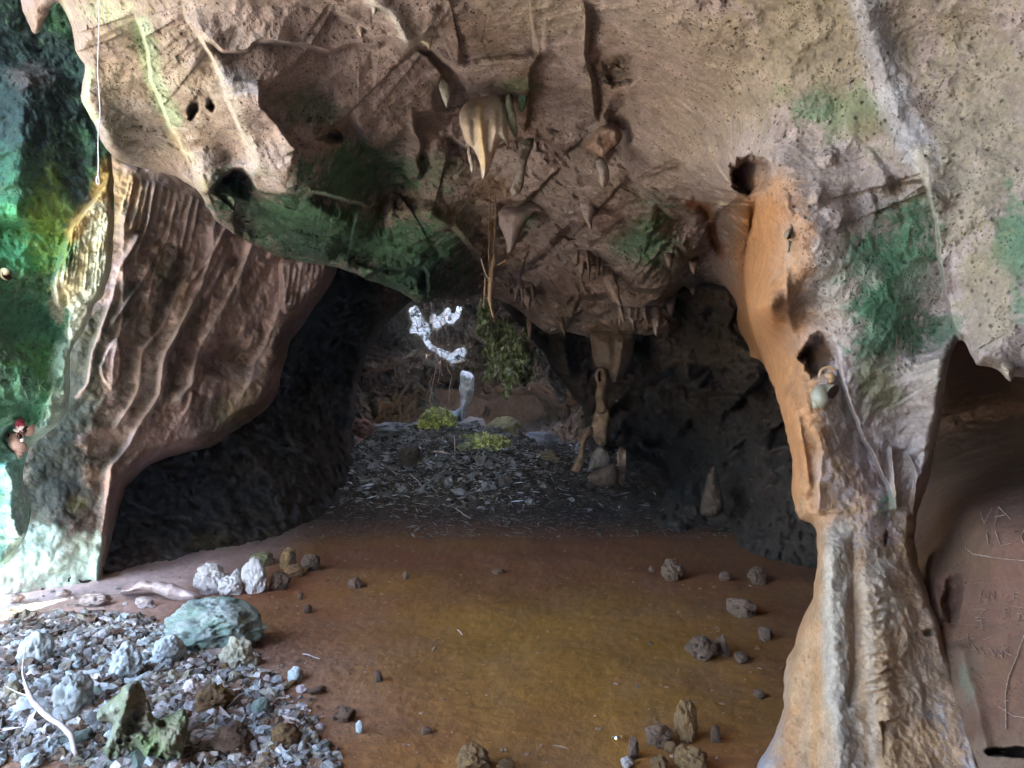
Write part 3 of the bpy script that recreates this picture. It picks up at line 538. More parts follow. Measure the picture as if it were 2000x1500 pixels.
# ------------------------------------------------------------------ dark recess behind the left wall and the throat of the passage
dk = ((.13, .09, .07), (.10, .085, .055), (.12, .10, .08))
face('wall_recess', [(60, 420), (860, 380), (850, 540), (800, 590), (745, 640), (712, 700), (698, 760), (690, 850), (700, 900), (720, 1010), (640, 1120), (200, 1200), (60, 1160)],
    [(150, 900, 8.0), (200, 1120, 7.2), (250, 1000, 8.2), (350, 1090, 8.0), (500, 1070, 8.9), (480, 950, 9.6), (350, 900, 9.2), (600, 1030, 10.2), (620, 900, 11.5), (700, 900, 13.5), (690, 800, 14), (640, 700, 13), (560, 700, 11.2), (700, 600, 12.5), (800, 560, 12), (700, 480, 10.8), (850, 400, 11), (300, 500, 9), (80, 500, 8)],
    [('ridge', [(700, 560), (640, 650), (610, 760), (600, 860)], .4, 30), ('ridge', [(790, 580), (720, 660), (690, 740), (680, 840)], .5, 20), ('pit', 640, 600, 50, 90, 20, .6, .7)],
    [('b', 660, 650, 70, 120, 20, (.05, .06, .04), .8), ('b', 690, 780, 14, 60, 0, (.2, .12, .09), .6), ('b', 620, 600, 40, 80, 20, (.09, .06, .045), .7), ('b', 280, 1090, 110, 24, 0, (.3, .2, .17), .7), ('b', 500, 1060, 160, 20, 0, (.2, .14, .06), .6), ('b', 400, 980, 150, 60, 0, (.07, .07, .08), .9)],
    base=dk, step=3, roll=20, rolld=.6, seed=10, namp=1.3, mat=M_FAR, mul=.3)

# ------------------------------------------------------------------ right: low dark back of the cave
bf = scallops(34, 1010, 1560, 600, 960, 110, 80, .4, .8, 12)
bf += [('pit', 1300, 900, 90, 70, 0, 2.2, .6), ('pit', 1420, 1000, 70, 50, 0, 1.0, .6), ('pit', 1140, 680, 30, 40, 0, .8, .5), ('ridge', [(1200, 640), (1205, 700), (1190, 760)], .5, 24), ('ridge', [(1100, 660), (1110, 740)], .5, 20)]
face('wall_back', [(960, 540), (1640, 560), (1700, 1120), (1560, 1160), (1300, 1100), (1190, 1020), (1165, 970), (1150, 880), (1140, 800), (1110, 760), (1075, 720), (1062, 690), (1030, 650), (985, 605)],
    [(980, 560, 12.5), (1040, 640, 13), (1100, 720, 13), (1140, 850, 13.5), (1190, 1000, 12.0), (1250, 700, 11), (1300, 850, 12.5), (1400, 700, 9.6), (1550, 700, 8.5), (1400, 850, 9.6), (1550, 900, 7.8), (1300, 1060, 9.6), (1450, 1080, 8.5), (1600, 1080, 7.4), (1640, 600, 7.8), (1250, 580, 10)],
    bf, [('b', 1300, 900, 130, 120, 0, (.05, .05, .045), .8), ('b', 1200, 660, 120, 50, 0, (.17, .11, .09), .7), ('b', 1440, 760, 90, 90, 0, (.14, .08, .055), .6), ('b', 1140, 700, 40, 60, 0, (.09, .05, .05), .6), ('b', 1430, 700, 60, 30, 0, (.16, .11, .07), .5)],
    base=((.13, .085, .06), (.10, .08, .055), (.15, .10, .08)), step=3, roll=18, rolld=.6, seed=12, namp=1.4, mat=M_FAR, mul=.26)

# ------------------------------------------------------------------ back chamber wall, deep behind the mound
HOLES = [[(797, 604), (806, 600), (811, 590), (818, 604), (826, 626), (836, 632), (841, 648), (836, 662), (846, 674), (862, 682), (884, 690), (892, 680), (904, 678), (912, 686), (904, 700), (890, 706), (884, 712), (874, 702), (860, 697), (850, 688), (836, 682), (826, 664), (818, 652), (806, 650), (796, 652), (786, 662), (790, 650), (802, 642), (806, 630), (800, 618)],
         [(841, 592), (848, 590), (851, 608), (860, 614), (868, 606), (866, 598), (878, 600), (880, 610), (888, 612), (892, 598), (901, 595), (903, 604), (896, 620), (884, 634), (872, 630), (862, 640), (850, 642), (842, 636), (844, 612)], [(912, 598), (921, 595), (920, 601)],
         [(1082, 700), (1090, 705), (1100, 712), (1108, 724), (1116, 738), (1116, 744), (1108, 738), (1100, 722), (1090, 716)], [(770, 676), (776, 668), (774, 678)], [(990, 658), (995, 664), (990, 668)], [(1004, 672), (1014, 664), (1016, 672), (1006, 684)]]
def jag(poly, seed):
    P = np.array(poly, float); out = []
    for a, b in zip(P, np.roll(P, -1, 0)):
        n = max(1, int(np.linalg.norm(b - a) / 2.5)); out += [a + (b - a) * i / n for i in range(n)]
    out = np.array(out); q = np.concatenate([out, np.full((len(out), 1), seed * 3.)], 1)
    return out + 5.0 * np.stack([fbm(q, .27, 3, seed + c, .8) for c in (0, 5)], -1)
cf = scallops(40, 640, 1180, 560, 800, 70, 60, .5, .8, 21)
cf += [('ridge', [(720, 790), (800, 780), (900, 800)], .8, 26), ('ridge', [(690, 730), (760, 700), (830, 690)], .7, 26), ('pit', 870, 770, 26, 40, 0, 1.5, .4), ('pit', 1040, 800, 70, 30, 0, 2.0, .5), ('ridge', [(930, 600), (945, 700), (960, 820)], 1.2, 26)]
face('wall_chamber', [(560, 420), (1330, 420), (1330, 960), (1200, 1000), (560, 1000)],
    [(600, 500, 17.5), (600, 800, 17), (700, 900, 18), (800, 600, 20.5), (850, 900, 20), (900, 700, 21), (1000, 600, 18.5), (1000, 800, 21), (1100, 700, 18), (1150, 900, 18), (1300, 900, 16), (1300, 500, 16), (900, 450, 19)],
    cf, [('b', 850, 650, 85, 62, 0, (.66, .70, .70), .85), ('b', 800, 630, 40, 40, 0, (.6, .66, .62), .7), ('b', 870, 800, 50, 40, 0, (.4, .5, .52), .8), ('b', 760, 790, 90, 50, 0, (.16, .12, .06), .7), ('b', 720, 700, 60, 60, 0, (.15, .10, .06), .6), ('b', 870, 640, 60, 60, 0, (.2, .17, .15), .5), ('b', 1060, 860, 60, 40, 0, (.2, .2, .24), .5), ('b', 700, 840, 30, 20, 0, (.4, .24, .2), .8)],  # pale strokes round the openings paint in a skylit glow
    base=((.17, .13, .11), (.14, .12, .08), (.18, .14, .13)), step=1.6, roll=20, rolld=.6, seed=14, namp=2.2, mat=M_FAR, holes=[jag(h, 90 + i) for i, h in enumerate(HOLES)], mul=.8)

# ------------------------------------------------------------------ floor: red earth rising to a mound of rubble and leaves
def floor_z(x, y):
    x = np.asarray(x, float); y = np.asarray(y, float)
    m = 1.27 * np.exp(-(np.abs((x + 1.3) / 2.7)) ** 2.2 - (np.abs((y - 15.0) / np.where(y < 15, 2.7, 4.5))) ** 2.0)
    m2 = .75 * np.exp(-((x - 1.6) / 1.8) ** 2 - ((y - 15.5) / 2.6) ** 2)
    left = .10 * np.exp(-((x + 2.6) / 1.1) ** 2 - ((y - 3.9) / 1.0) ** 2) + .05 * np.exp(-((x + 3.6) / 1.2) ** 2 - ((y - 5) / 1.4) ** 2)
    return np.maximum(m, m2) + .3 * np.minimum(m, m2) + left
gxp = axis(-1400, 3000, -24, 2024, 2.5, 20); iD = np.concatenate([1 / np.array([1.9, 2.1, 2.3, 2.5, 2.7, 2.9]), np.arange(1 / 3.0, 1 / 11.2, -.00115 * Q), 1 / np.arange(11.2, 16.5, .028 * Q), 1 / np.arange(16.5, 26, .2)])
PXf, IDf = np.meshgrid(gxp, iD); Yf = 1 / IDf; Xf = (PXf - CX) / F * Yf; Zf = floor_z(Xf, Yf)
Pf = np.stack([Xf.ravel(), Yf.ravel(), Zf.ravel()], -1)
q = Pf * [1, 1, 0.3]
rub = np.exp(-((Xf + 2.9) / 1.25) ** 2 - ((Yf - 4.2) / 1.0) ** 2).ravel(); mnd = np.clip(Zf.ravel() / .5, 0, 1) * (Yf.ravel() > 9)
foot = ss(9.0, 11.5, Yf.ravel())
nz = .05 * fbm(q, .8, 3, 3) + .014 * fbm(q, 1.7, 4, 6, .55, 0) + (.006 + .08 * rub + .05 * mnd) * fbm(q, 14, 4, 9, .6) + (.10 * mnd + .05 * foot) * fbm(q, 3.2, 4, 12, .6)
Pf[:, 2] += nz
red = np.array([.165, .056, .018]); red2 = np.array([.215, .098, .012]); n1 = np.clip(ss(-.3, .3, fbm(q, .7, 3, 20)) * .5 + np.exp(-((Xf.ravel() - .1) / 1.3) ** 2 - ((Yf.ravel() - 5) / 1.5) ** 2) * 1.0, 0, 1)[:, None]
Cf = red + (red2 - red) * n1; dust = ss(-.1, .35, fbm(q, 2.0, 5, 25, .65))[:, None]; Cf = Cf + (np.array([.19, .10, .06]) - Cf) * dust * .25
lp = (ss(2.2, 3.6, -Xf.ravel()) * ss(4.5, 5.8, Yf.ravel()) * .9)[:, None]; Cf = Cf + (np.array([.60, .45, .41]) - Cf) * lp; out = ss(3.5, 3.9, -Xf.ravel())[:, None] * ss(6.5, 5.5, Yf.ravel())[:, None]; Cf = Cf + (np.array([.62, .56, .48]) - Cf) * out  # left strip lightened as a daylight pool; pale patch beyond bounces more light
Cf = Cf + (np.array([.045, .034, .028]) - Cf) * np.clip(mnd[:, None] + ss(8.6, 11.0, Yf.ravel())[:, None] * .9, 0, 1); Cf = Cf + (np.array([.26, .22, .2]) - Cf) * np.clip(rub[:, None] * 1.1, 0, 1)  # floor darkens towards back and mound: the shade there is put into its colour
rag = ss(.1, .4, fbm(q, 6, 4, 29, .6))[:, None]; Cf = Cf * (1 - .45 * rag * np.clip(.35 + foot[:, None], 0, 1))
H, Wd = PXf.shape; I = np.arange(H * Wd).reshape(H, Wd)
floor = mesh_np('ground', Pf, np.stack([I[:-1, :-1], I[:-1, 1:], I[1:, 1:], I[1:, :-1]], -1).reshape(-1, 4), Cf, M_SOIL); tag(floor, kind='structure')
PFz = Pf[:, 2].reshape(H, Wd)
def gz(x, y):
    px = x / y * F + CX; i = int(np.clip(np.searchsorted(gxp, px), 0, Wd - 1)); j = int(np.clip(np.searchsorted(-iD, -1 / y), 0, H - 1))
    return float(PFz[j, i])
# the land outside the cave mouth: one broad sheet to the horizon, just below the cave floor
M_LAND = rock_mat('outside_soil', attr=False, base=(.22, .185, .14), bump=.3, pit=0, scale=.4)
bm = bmesh.new(); bmesh.ops.create_grid(bm, x_segments=60, y_segments=60, size=45)
for v in bm.verts: v.co.z = -.12 + (0 if max(abs(v.co.x), abs(v.co.y)) < 14 else .3 * math.sin(v.co.x * .2) * math.cos(v.co.y * .17))
me = bpy.data.meshes.new('land'); bm.to_mesh(me); bm.free(); me.materials.append(M_LAND); o = bpy.data.objects.new('land', me); COL.objects.link(o); tag(o, kind='structure')

# ------------------------------------------------------------------ the hill over the cave: thick rock shell, edges shaped to steer daylight, open at left, and with a skylight over the mound
M_HILL = rock_mat('hill_rock', attr=False, base=(.22, .17, .14), bump=.6, pit=.4, scale=.4, bdist=.05)
M_CLIFF = rock_mat('backing_cliff_rock', attr=False, base=(.80, .88, .95), bump=.9, pit=.9, scale=.5, bdist=.15, fine=.6)
_t = M_CLIFF.node_tree; _b = _t.nodes['Principled BSDF'].inputs['Base Color']; _s = _b.links[0].from_socket     # added pale backing for the openings, its brightness broken up by dark blotches
_n = node(_t, 'ShaderNodeTexNoise'); _n.inputs['Scale'].default_value = 2.6; _n.inputs['Detail'].default_value = 9; _n.inputs['Roughness'].default_value = .72
_c = node(_t, 'ShaderNodeTexCoord'); _t.links.new(_c.outputs['Object'], _n.inputs['Vector']); _r = node(_t, 'ShaderNodeMapRange'); _t.links.new(_n.outputs[0], _r.inputs[0]); _r.inputs[1].default_value = .42; _r.inputs[2].default_value = .5
_m = node(_t, 'ShaderNodeMix', data_type='RGBA'); _t.links.new(_r.outputs[0], _m.inputs['Factor']); _m.inputs['A'].default_value = (.012, .022, .012, 1); _t.links.new(_s, _m.inputs['B']); _t.links.new(_m.outputs['Result'], _b)
def slab(name, x0, y0, z0, x1, y1, z1, n=1.0, amp=.25):
    bm = bmesh.new(); bmesh.ops.create_cube(bm, size=1)
    for v in bm.verts: v.co = Vector((x0 + (v.co.x + .5) * (x1 - x0), y0 + (v.co.y + .5) * (y1 - y0), z0 + (v.co.z + .5) * (z1 - z0)))
    bmesh.ops.subdivide_edges(bm, edges=bm.edges, cuts=10, use_grid_fill=True)
    me = bpy.data.meshes.new(name); bm.to_mesh(me); bm.free()
    V = np.zeros(len(me.vertices) * 3, np.float32); me.vertices.foreach_get('co', V); V = V.reshape(-1, 3)
    V += amp * np.stack([fbm(V, .5, 3, 41 + c) for c in range(3)], -1); me.vertices.foreach_set('co', V.ravel())
    me.materials.append(M_HILL); o = bpy.data.objects.new(name, me); COL.objects.link(o); tag(o, kind='structure'); return o
slab('unseen_hill', -3.85, -4.2, 5.0, 9, 4.8, 7.5)
slab('unseen_hill', -6.6, 4.5, 5.05, 9, 14.2, 7.4)                                    # roof
slab('unseen_hill', -9, 13.9, 5.6, -3.0, 24, 9.2); slab('unseen_hill', 1.0, 13.9, 5.6, 9, 24, 9.2); slab('unseen_hill', -3.3, 17.1, 5.6, 1.6, 24, 9.2)   # round the skylight
slab('unseen_hill', -9, 22.5, -1, 9, 24, 2.2, amp=.1)                               # back
slab('backing_cliff', -12, 26.4, -1, 8, 28, 14, amp=.4).data.materials[0] = M_CLIFF  # added beyond the openings to dim the bright sky seen through them
slab('unseen_hill', 5.8, -4.0, -1, 8, 24, 7.3)
slab('unseen_hill', -4.7, 3.3, 5.0, -3.4, 5.0, 7.3, amp=.1)                                    # right wall above; this added block keeps sun off the green wall
slab('unseen_hill', -9, 7.0, -1, -6.6, 24, 7.3)                                     # left, beyond the side opening
slab('unseen_hill', -7.3, 6.3, -1, -4.9, 8.2, 7.3)                                 # brow over the side opening
slab('unseen_hill', -2.8, -3.6, -1, 6.5, -2.4, 7.2)  # added behind the camera to close off light from the right rear

# ------------------------------------------------------------------ loose rocks
M_STONE = rock_mat('loose_limestone', bump=.9, pit=.6, scale=2.2, bdist=.01, fine=.35)
nt_ = M_STONE.node_tree                                       # every stone its own shade
oi = nt_.nodes.new('ShaderNodeObjectInfo'); mr = nt_.nodes.new('ShaderNodeMapRange'); nt_.links.new(oi.outputs['Random'], mr.inputs[0]); mr.inputs[3].default_value = .75; mr.inputs[4].default_value = 1.2
bc = nt_.nodes['Principled BSDF'].inputs['Base Color']; fr_ = bc.links[0].from_socket; vv = nt_.nodes.new('ShaderNodeVectorMath'); vv.operation = 'SCALE'
nt_.links.new(fr_, vv.inputs[0]); nt_.links.new(mr.outputs[0], vv.inputs['Scale']); nt_.links.new(vv.outputs[0], bc)
_ico = {}
def ico(n):
    if n not in _ico:
        bm = bmesh.new(); bmesh.ops.create_icosphere(bm, subdivisions=n, radius=1)
        V = np.array([v.co[:] for v in bm.verts]); Fc = np.array([[v.index for v in f.verts] for f in bm.faces]); bm.free(); _ico[n] = (V, Fc)
    return _ico[n]
def rock_data(seed, n=4, cols=((.42, .38, .34), (.30, .26, .22)), pits=1.0, angular=0.0, dim=(1, 1, 1), lump=.35, freq=1.0):
    V, Fc = ico(n); P = V * freq + seed * 3.1
    r = 1 + lump * fbm(P, .9, 3, seed) * 1.6 + .16 * fbm(P, 2.6, 3, seed + 2, kind=2)
    a, b = cells(P, 1.7, seed); r += -.20 * pits * ss(.42, .12, a)              # solution holes
    if pits > .5:
        a2, b2 = cells(P, 3.8, seed + 1); r += -.10 * pits * ss(.40, .15, a2)
    r += .10 * fbm(P, 6, 4, seed + 4, .6, kind=1) + .08 * fbm(P, 3, 2, seed + 6, .6, kind=1)
    V = V * r[:, None]
    if angular:
        for k in range(9):                                    # knock flat faces on it
            d = _grad[(seed * 13 + k * 7) & 255]; h = V @ d; lim = .62 + .2 * ((k * 37 + seed) % 5) / 5
            V -= np.maximum(h - lim, 0)[:, None] * d * angular
    V = V * np.array(dim)
    C = np.array(cols[0]) + (np.array(cols[1]) - np.array(cols[0])) * ss(-.3, .3, fbm(P, 2.2, 4, seed + 8, .6))[:, None]
    C = C * (1 - .35 * ss(.35, .1, a))[:, None]
    return V, Fc, C
def rock_obj(name, seed, **k):
    V, Fc, C = rock_data(seed, **k); V = V - np.array([0, 0, 0]); return mesh_np(name, V, Fc, C, M_STONE, tris=True)
def ground_at(px, py):
    """where the sight line of a low pixel meets the floor"""
    for D in np.arange(2.6, 20, .01):
        x = (px - CX) / F * D; z = EYE - (py - YH) / F * D
        if z <= gz(x, D): return x, D, gz(x, D)
    return (px - CX) / F * 20, 20, 0
R_B = {'w': ((.62, .58, .55), (.46, .43, .41)), 'p': ((.64, .54, .50), (.5, .40, .36)), 'b': ((.16, .095, .06), (.11, .07, .045)), 'o': ((.23, .13, .05), (.16, .095, .045)), 'g': ((.18, .25, .2), (.30, .33, .3)), 'm': ((.24, .26, .11), (.18, .15, .09)), 'y': ((.44, .40, .28), (.30, .27, .2)), 'c': ((.52, .57, .56), (.38, .41, .40))}
def place(o, px, py, wp, hp, sink=.3, rz=0, dp=None):
    x, D, z = ground_at(px, py); wd = wp / F * D / 2; h = hp / F * D / 2 * 1.05; dd = (dp or (wp * .8)) / F * D / 2
    V = np.array([v.co[:] for v in o.data.vertices]); e = (V.max(0) - V.min(0)) / 2
    # a turn about z first changes which side faces the eye
    c, s_ = abs(math.cos(rz)), abs(math.sin(rz)); ex, ey = e[0] * c + e[1] * s_, e[0] * s_ + e[1] * c
    k = wd / ex; o.scale = (k, k * (dd / wd) * ex / ey if False else k, h / e[2] / (1 - sink * .5)); o.rotation_euler = (0, 0, rz)
    o.location = (x, D + dd * .5, z + h * (1 - sink)); return o
UNI = [  # px, py base, w, h, colour, pits, angular, lump, label, name
    (405, 1274, 196, 92, 'g', .8, .2, .25, 'large rounded green and grey boulder at the edge of the rubble', 'boulder'),
    (405, 1162, 66, 58, 'w', 1.4, .3, .45, 'white knobbly rock full of holes, left end of the pale rock row', 'rock'),
    (446, 1164, 60, 40, 'w', 1.0, .1, .5, 'crumbly bluish white rock between the holed rock and the smooth one', 'rock'),
    (492, 1160, 64, 70, 'w', .1, .0, .35, 'smooth bluish grey stone with two humps in the pale rock row', 'rock'),
    (543, 1152, 56, 36, 'b', .6, .3, .4, 'brown rock at the right end of the pale rock row', 'rock'),
    (461, 1128, 20, 16, 'w', .6, .3, .4, 'little pale stone resting behind the crumbly white rock', 'rock'),
    (560, 1112, 46, 42, 'o', .9, .2, .35, 'yellow brown round rock behind the pale rock row', 'rock'),
    (604, 1116, 58, 32, 'b', .9, .3, .4, 'brown jagged rock right of the yellow brown round rock', 'rock'),
    (508, 1106, 64, 26, 'm', .5, .2, .3, 'low mossy rock left of the yellow brown round rock', 'rock'),
    (575, 1126, 60, 20, 'o', .6, .2, .4, 'flat ochre rock in front of the yellow brown round rock', 'rock'),
    (178, 1186, 76, 26, 'p', .9, .3, .4, 'pinkish white flat rock on the bright ground by the left wall', 'rock'),
    (280, 1186, 40, 20, 'p', .9, .3, .4, 'small pinkish white rock below the pale slab', 'rock'),
    (25, 1178, 34, 18, 'p', .7, .4, .4, 'grey pink stone at the foot of the green wall', 'rock'),
    (120, 1166, 30, 14, 'p', .7, .4, .4, 'tiny pale rock just below the bright wall foot', 'rock'),
    (458, 1306, 84, 58, 'y', 1.5, .1, .45, 'cream pitted rock leaning against the big green boulder', 'rock'),
    (472, 1212, 46, 26, 'p', .8, .3, .35, 'pale pink flat rock behind the big green boulder', 'rock'),
    (600, 1199, 24, 18, 'b', .4, .6, .3, 'small dark angular stone alone on the red floor', 'rock'),
    (585, 1172, 16, 14, 'b', .4, .6, .3, 'small brown stone just right of the pale rock row', 'rock'),
    (575, 1336, 46, 30, 'c', .8, .4, .4, 'grey blue angular stone at the rubble edge below the boulder', 'rock'),
    (692, 1150, 44, 22, 'b', .9, .4, .5, 'low brown rock on the floor right of the ochre rocks', 'rock'),
    (792, 1132, 16, 18, 'b', .6, .4, .5, 'small upright brown stone beside the pale dusty patch', 'rock'),
    (738, 1334, 26, 22, 'b', .7, .4, .5, 'little brown lump alone at the middle of the floor', 'rock'),
    (702, 1436, 22, 24, 'c', .1, .9, .2, 'small grey green angular stone on the bare floor', 'rock'),
    (674, 1412, 40, 26, 'b', .8, .5, .5, 'dull purple rock left of the grey green angular stone', 'rock'),
    (832, 1434, 24, 12, 'b', .5, .5, .4, 'flat brown stone near the bottom of the floor', 'rock'),
    (926, 1512, 78, 48, 'o', 1.5, .1, .5, 'crusty holed brown rock at the bottom middle', 'rock'),
    (986, 1512, 44, 24, 'o', .9, .2, .5, 'small ochre rock beside the crusty holed rock', 'rock'),
    (973, 1122, 34, 10, 'b', .6, .4, .5, 'faint flat rock far out on the floor', 'rock'),
    (1343, 1452, 64, 80, 'o', 1.3, .1, .35, 'tall knobbly brown rock with dark holes in the right hand pile', 'rock'),
    (1290, 1462, 78, 40, 'b', .5, .1, .4, 'smooth brown rock left of the tall knobbly one', 'rock'),
    (1238, 1486, 34, 40, 'b', .9, .3, .5, 'upright little brown rock at the left of the right hand pile', 'rock'),
    (1352, 1512, 88, 52, 'o', 1.5, .2, .45, 'yellow honeycombed rock at the front of the right hand pile', 'rock'),
    (1398, 1452, 28, 32, 'b', .6, .2, .4, 'round grey brown stone touching the tall knobbly rock', 'rock'),
    (1290, 1512, 48, 34, 'o', .9, .3, .5, 'ochre rock between the upright and the honeycombed rocks', 'rock'),
    (1312, 1472, 30, 16, 'o', .2, .8, .4, 'thin curved ochre flake leaning in the right hand pile', 'rock'),
    (1226, 1500, 30, 20, 'p', .9, .3, .5, 'pale small rock at the lower left corner of the right hand pile', 'rock'),
    (1376, 1290, 66, 50, 'b', 1.4, .2, .5, 'dark spiky rock lying on the floor left of the column', 'rock'),
    (1412, 1280, 30, 40, 'b', 1.4, .2, .5, 'narrow dark rock behind the spiky one', 'rock'),
    (1448, 1296, 34, 20, 'b', .8, .4, .5, 'low dark stone right of the spiky rock', 'rock'),
    (1316, 1136, 62, 44, 'b', .8, .1, .35, 'rounded brown rock far off at the edge of the dark', 'rock'),
    (1274, 1118, 18, 12, 'b', .8, .1, .35, 'tiny brown stone left of the far rounded rock', 'rock'),
    (1418, 1136, 36, 20, 'b', .8, .4, .45, 'small far rock between the rounded one and the crumbled one', 'rock'),
    (1482, 1142, 52, 34, 'b', 1.2, .3, .45, 'crumbled grey brown rock far off near the column', 'rock'),
    (1450, 1206, 90, 36, 'b', .9, .2, .45, 'dark reddish flat rock mass in front of the crumbled rock', 'rock'),
    (1496, 1250, 40, 24, 'b', .9, .4, .45, 'dark stone close to the left edge of the column', 'rock'),
    (1484, 1364, 30, 16, 'b', .9, .4, .45, 'little dark stone by the swollen foot of the column', 'rock'),
    (506, 1404, 50, 36, 'g', .3, .1, .25, 'smooth green grey cobble in the brown rubble', 'rock'),
    (555, 1462, 70, 44, 'o', .5, .2, .35, 'rounded ochre rock at the lower right of the rubble', 'rock'),
    (412, 1396, 70, 46, 'o', .9, .3, .5, 'brown pitted rock right of the green jagged rock', 'rock'),
    (446, 1482, 90, 56, 'b', .9, .3, .45, 'large dull brown rock at the bottom of the rubble', 'rock'),
    (588, 1476, 18, 26, 'w', .1, .9, .2, 'white sharp chip standing in the rubble', 'rock'),
    (372, 1372, 60, 42, 'p', .9, .3, .5, 'pinkish holed rock above the green jagged one', 'rock'),
    (320, 1300, 90, 50, 'c', 1.2, .3, .5, 'blue grey pitted rock just left of the cream pitted rock', 'rock'),
    (240, 1330, 90, 70, 'c', 1.3, .2, .5, 'big blue white pitted rock in the middle of the rubble', 'rock'),
    (130, 1400, 110, 80, 'c', 1.3, .2, .5, 'big pale blue holed rock above the bare branch', 'rock'),
    (60, 1300, 100, 60, 'c', 1.3, .2, .5, 'pale blue broken rock at the left edge of the rubble', 'rock'),
]
for k, (px, py, wp, hp, c, pi, an, lu, lab, nm) in enumerate(UNI):
    o = rock_obj(nm, 100 + k * 3, n=6 if wp > 150 else 5 if wp > 40 else 4, cols=R_B[c], pits=pi, angular=an, lump=lu)
    place(o, px, py, wp, hp, sink=.38 if (c in 'cygp' and px < 480 and py > 1280) else .22, rz=(k * 1.7) % 6.28); tag(o, lab, 'rock' if nm != 'boulder' else 'boulder')
# rubble: eight shapes in four colours, copied
rr = random.Random(77)
protos = []
for s_ in range(14):
    protos.append(rock_obj('rubble_stone', 300 + s_ * 5, n=5, cols=R_B['cwcgywobcwpoyb'[s_]], pits=[1.4, .8, 1.2, .4][s_ % 4], angular=[.6, .95, .7, 1.0][s_ % 4], lump=.5))
LM = [(405, 1236, 'the big green boulder'), (285, 1430, 'the mossy jagged rock'), (458, 1282, 'the cream pitted rock'), (240, 1300, 'the blue white rock in mid rubble'), (130, 1370, 'the pale rock above the branch'), (60, 1280, 'the broken rock at the left edge'), (90, 1446, 'the bare branch'),
      (506, 1392, 'the green grey cobble'), (555, 1445, 'the rounded ochre rock'), (412, 1380, 'the brown pitted rock'), (446, 1460, 'the large dull brown rock'), (372, 1356, 'the pinkish holed rock'), (320, 1280, 'the blue grey pitted rock'), (178, 1176, 'the flat pinkish rock'), (30, 1170, 'the foot of the green wall'),
      (330, 1155, 'the pale slab'), (1343, 1420, 'the tall knobbly rock'), (1376, 1270, 'the dark spiky rock'), (1316, 1116, 'the far rounded rock'), (1482, 1126, 'the crumbled far rock'), (1450, 1190, 'the reddish flat rock'), (738, 1322, 'the lone lump in mid floor'), (792, 1122, 'the upright brown stone'), (973, 1118, 'the faint far rock'), (926, 1490, 'the crusty bottom rock'), (588, 1462, 'the white sharp chip'), (1540, 1340, 'the foot of the column')]
CW = {'c': 'blue grey', 'w': 'white', 'g': 'greenish', 'y': 'cream', 'o': 'ochre', 'b': 'brown', 'p': 'pinkish'}
def near_label(px, py, wp, which):
    d, lx, ly, nm = min((math.hypot(px - a, (py - b) * 1.4), a, b, n) for a, b, n in LM)
    dx, dy = px - lx, (py - ly) * 1.4
    rel = ('right of' if dx > 0 else 'left of') if abs(dx) > abs(dy) else ('in front of' if dy > 0 else 'behind')
    gap = 'touching close' if d < 28 else 'a little way' if d < 70 else 'well out'
    sz = 'tiny' if wp < 12 else 'small' if wp < 30 else 'medium' if wp < 52 else 'large'
    return f"{sz} {CW['cwcgywobcwpoyb'[which]]} {['holed', 'jagged', 'pitted', 'blunt'][which % 4]} stone {rel} {nm}", 'stones around ' + nm
first = set()
def put_stone(px, py, wp, which, lab, grp):
    p = protos[which]; o = p if which not in first else p.copy()
    if which in first: COL.objects.link(o)
    first.add(which); x, D, z = ground_at(px, py); k = wp / F * D / 2 * .85
    o.scale = (k * rr.uniform(.8, 1.3), k * rr.uniform(.8, 1.2), k * rr.uniform(.45, .95)); o.rotation_euler = (rr.uniform(-.5, .5), rr.uniform(-.5, .5), rr.uniform(0, 6.28)); o.location = (x, D, z + k * .25)
    lab, grp = near_label(px, py, wp, which); tag(o, lab, 'stone', grp)
zones = [  # x0,x1,y0,y1, count, size, protos, label, group
    (-20, 330, 1215, 1330, 76, (18, 50), (0, 1, 2, 3, 8), 'pale blue pitted stone packed in the far part of the left rubble', 'pale blue stones of the far rubble'),
    (-20, 300, 1330, 1500, 70, (26, 68), (0, 1, 2, 3, 4, 8), 'pale holed stone packed in the near corner of the left rubble', 'pale stones of the near rubble'),
    (250, 480, 1300, 1500, 70, (16, 50), (4, 5, 6, 9, 10, 12, 3), 'greyish brown pitted stone in the middle of the left rubble', 'grey brown stones of the middle rubble'),
    (430, 620, 1310, 1500, 52, (12, 44), (6, 7, 11, 13, 10), 'small brown stone at the thin right edge of the left rubble', 'brown stones at the rubble edge'),
    (-10, 300, 1150, 1215, 18, (10, 30), (10, 9, 1), 'small pinkish stone on the bright ground behind the rubble', 'pinkish stones on the bright ground'),
    (560, 1300, 1090, 1500, 12, (5, 14), (6, 7, 11, 13), 'tiny stone scattered on the bare red floor', 'tiny stones on the bare floor'),
    (1230, 1540, 1120, 1500, 14, (8, 22), (6, 7, 13, 11), 'small dark stone on the floor between the pile and the column', 'dark stones beside the column'),
]
def in_rub(x, y): return y > 1210 + max(0, (x - 240)) * .30 and x < 470 + (y - 1300) * .9
for zi, (x0, x1, y0, y1, n, sz, ps, lab, grp) in enumerate(zones):
    k = 0; guard = 0
    while k < n and guard < 4000:
        guard += 1; x, y = rr.uniform(x0, x1), y0 + (y1 - y0) * rr.random()
        if zi < 3 and not in_rub(x, y): continue
        t = (y - 1150) / 350
        put_stone(x, y, rr.uniform(*sz) ** 1.0 * (.7 + .4 * max(0, t)) * (1 if rr.random() < .5 else .7), rr.choice(ps), lab, grp); k += 1
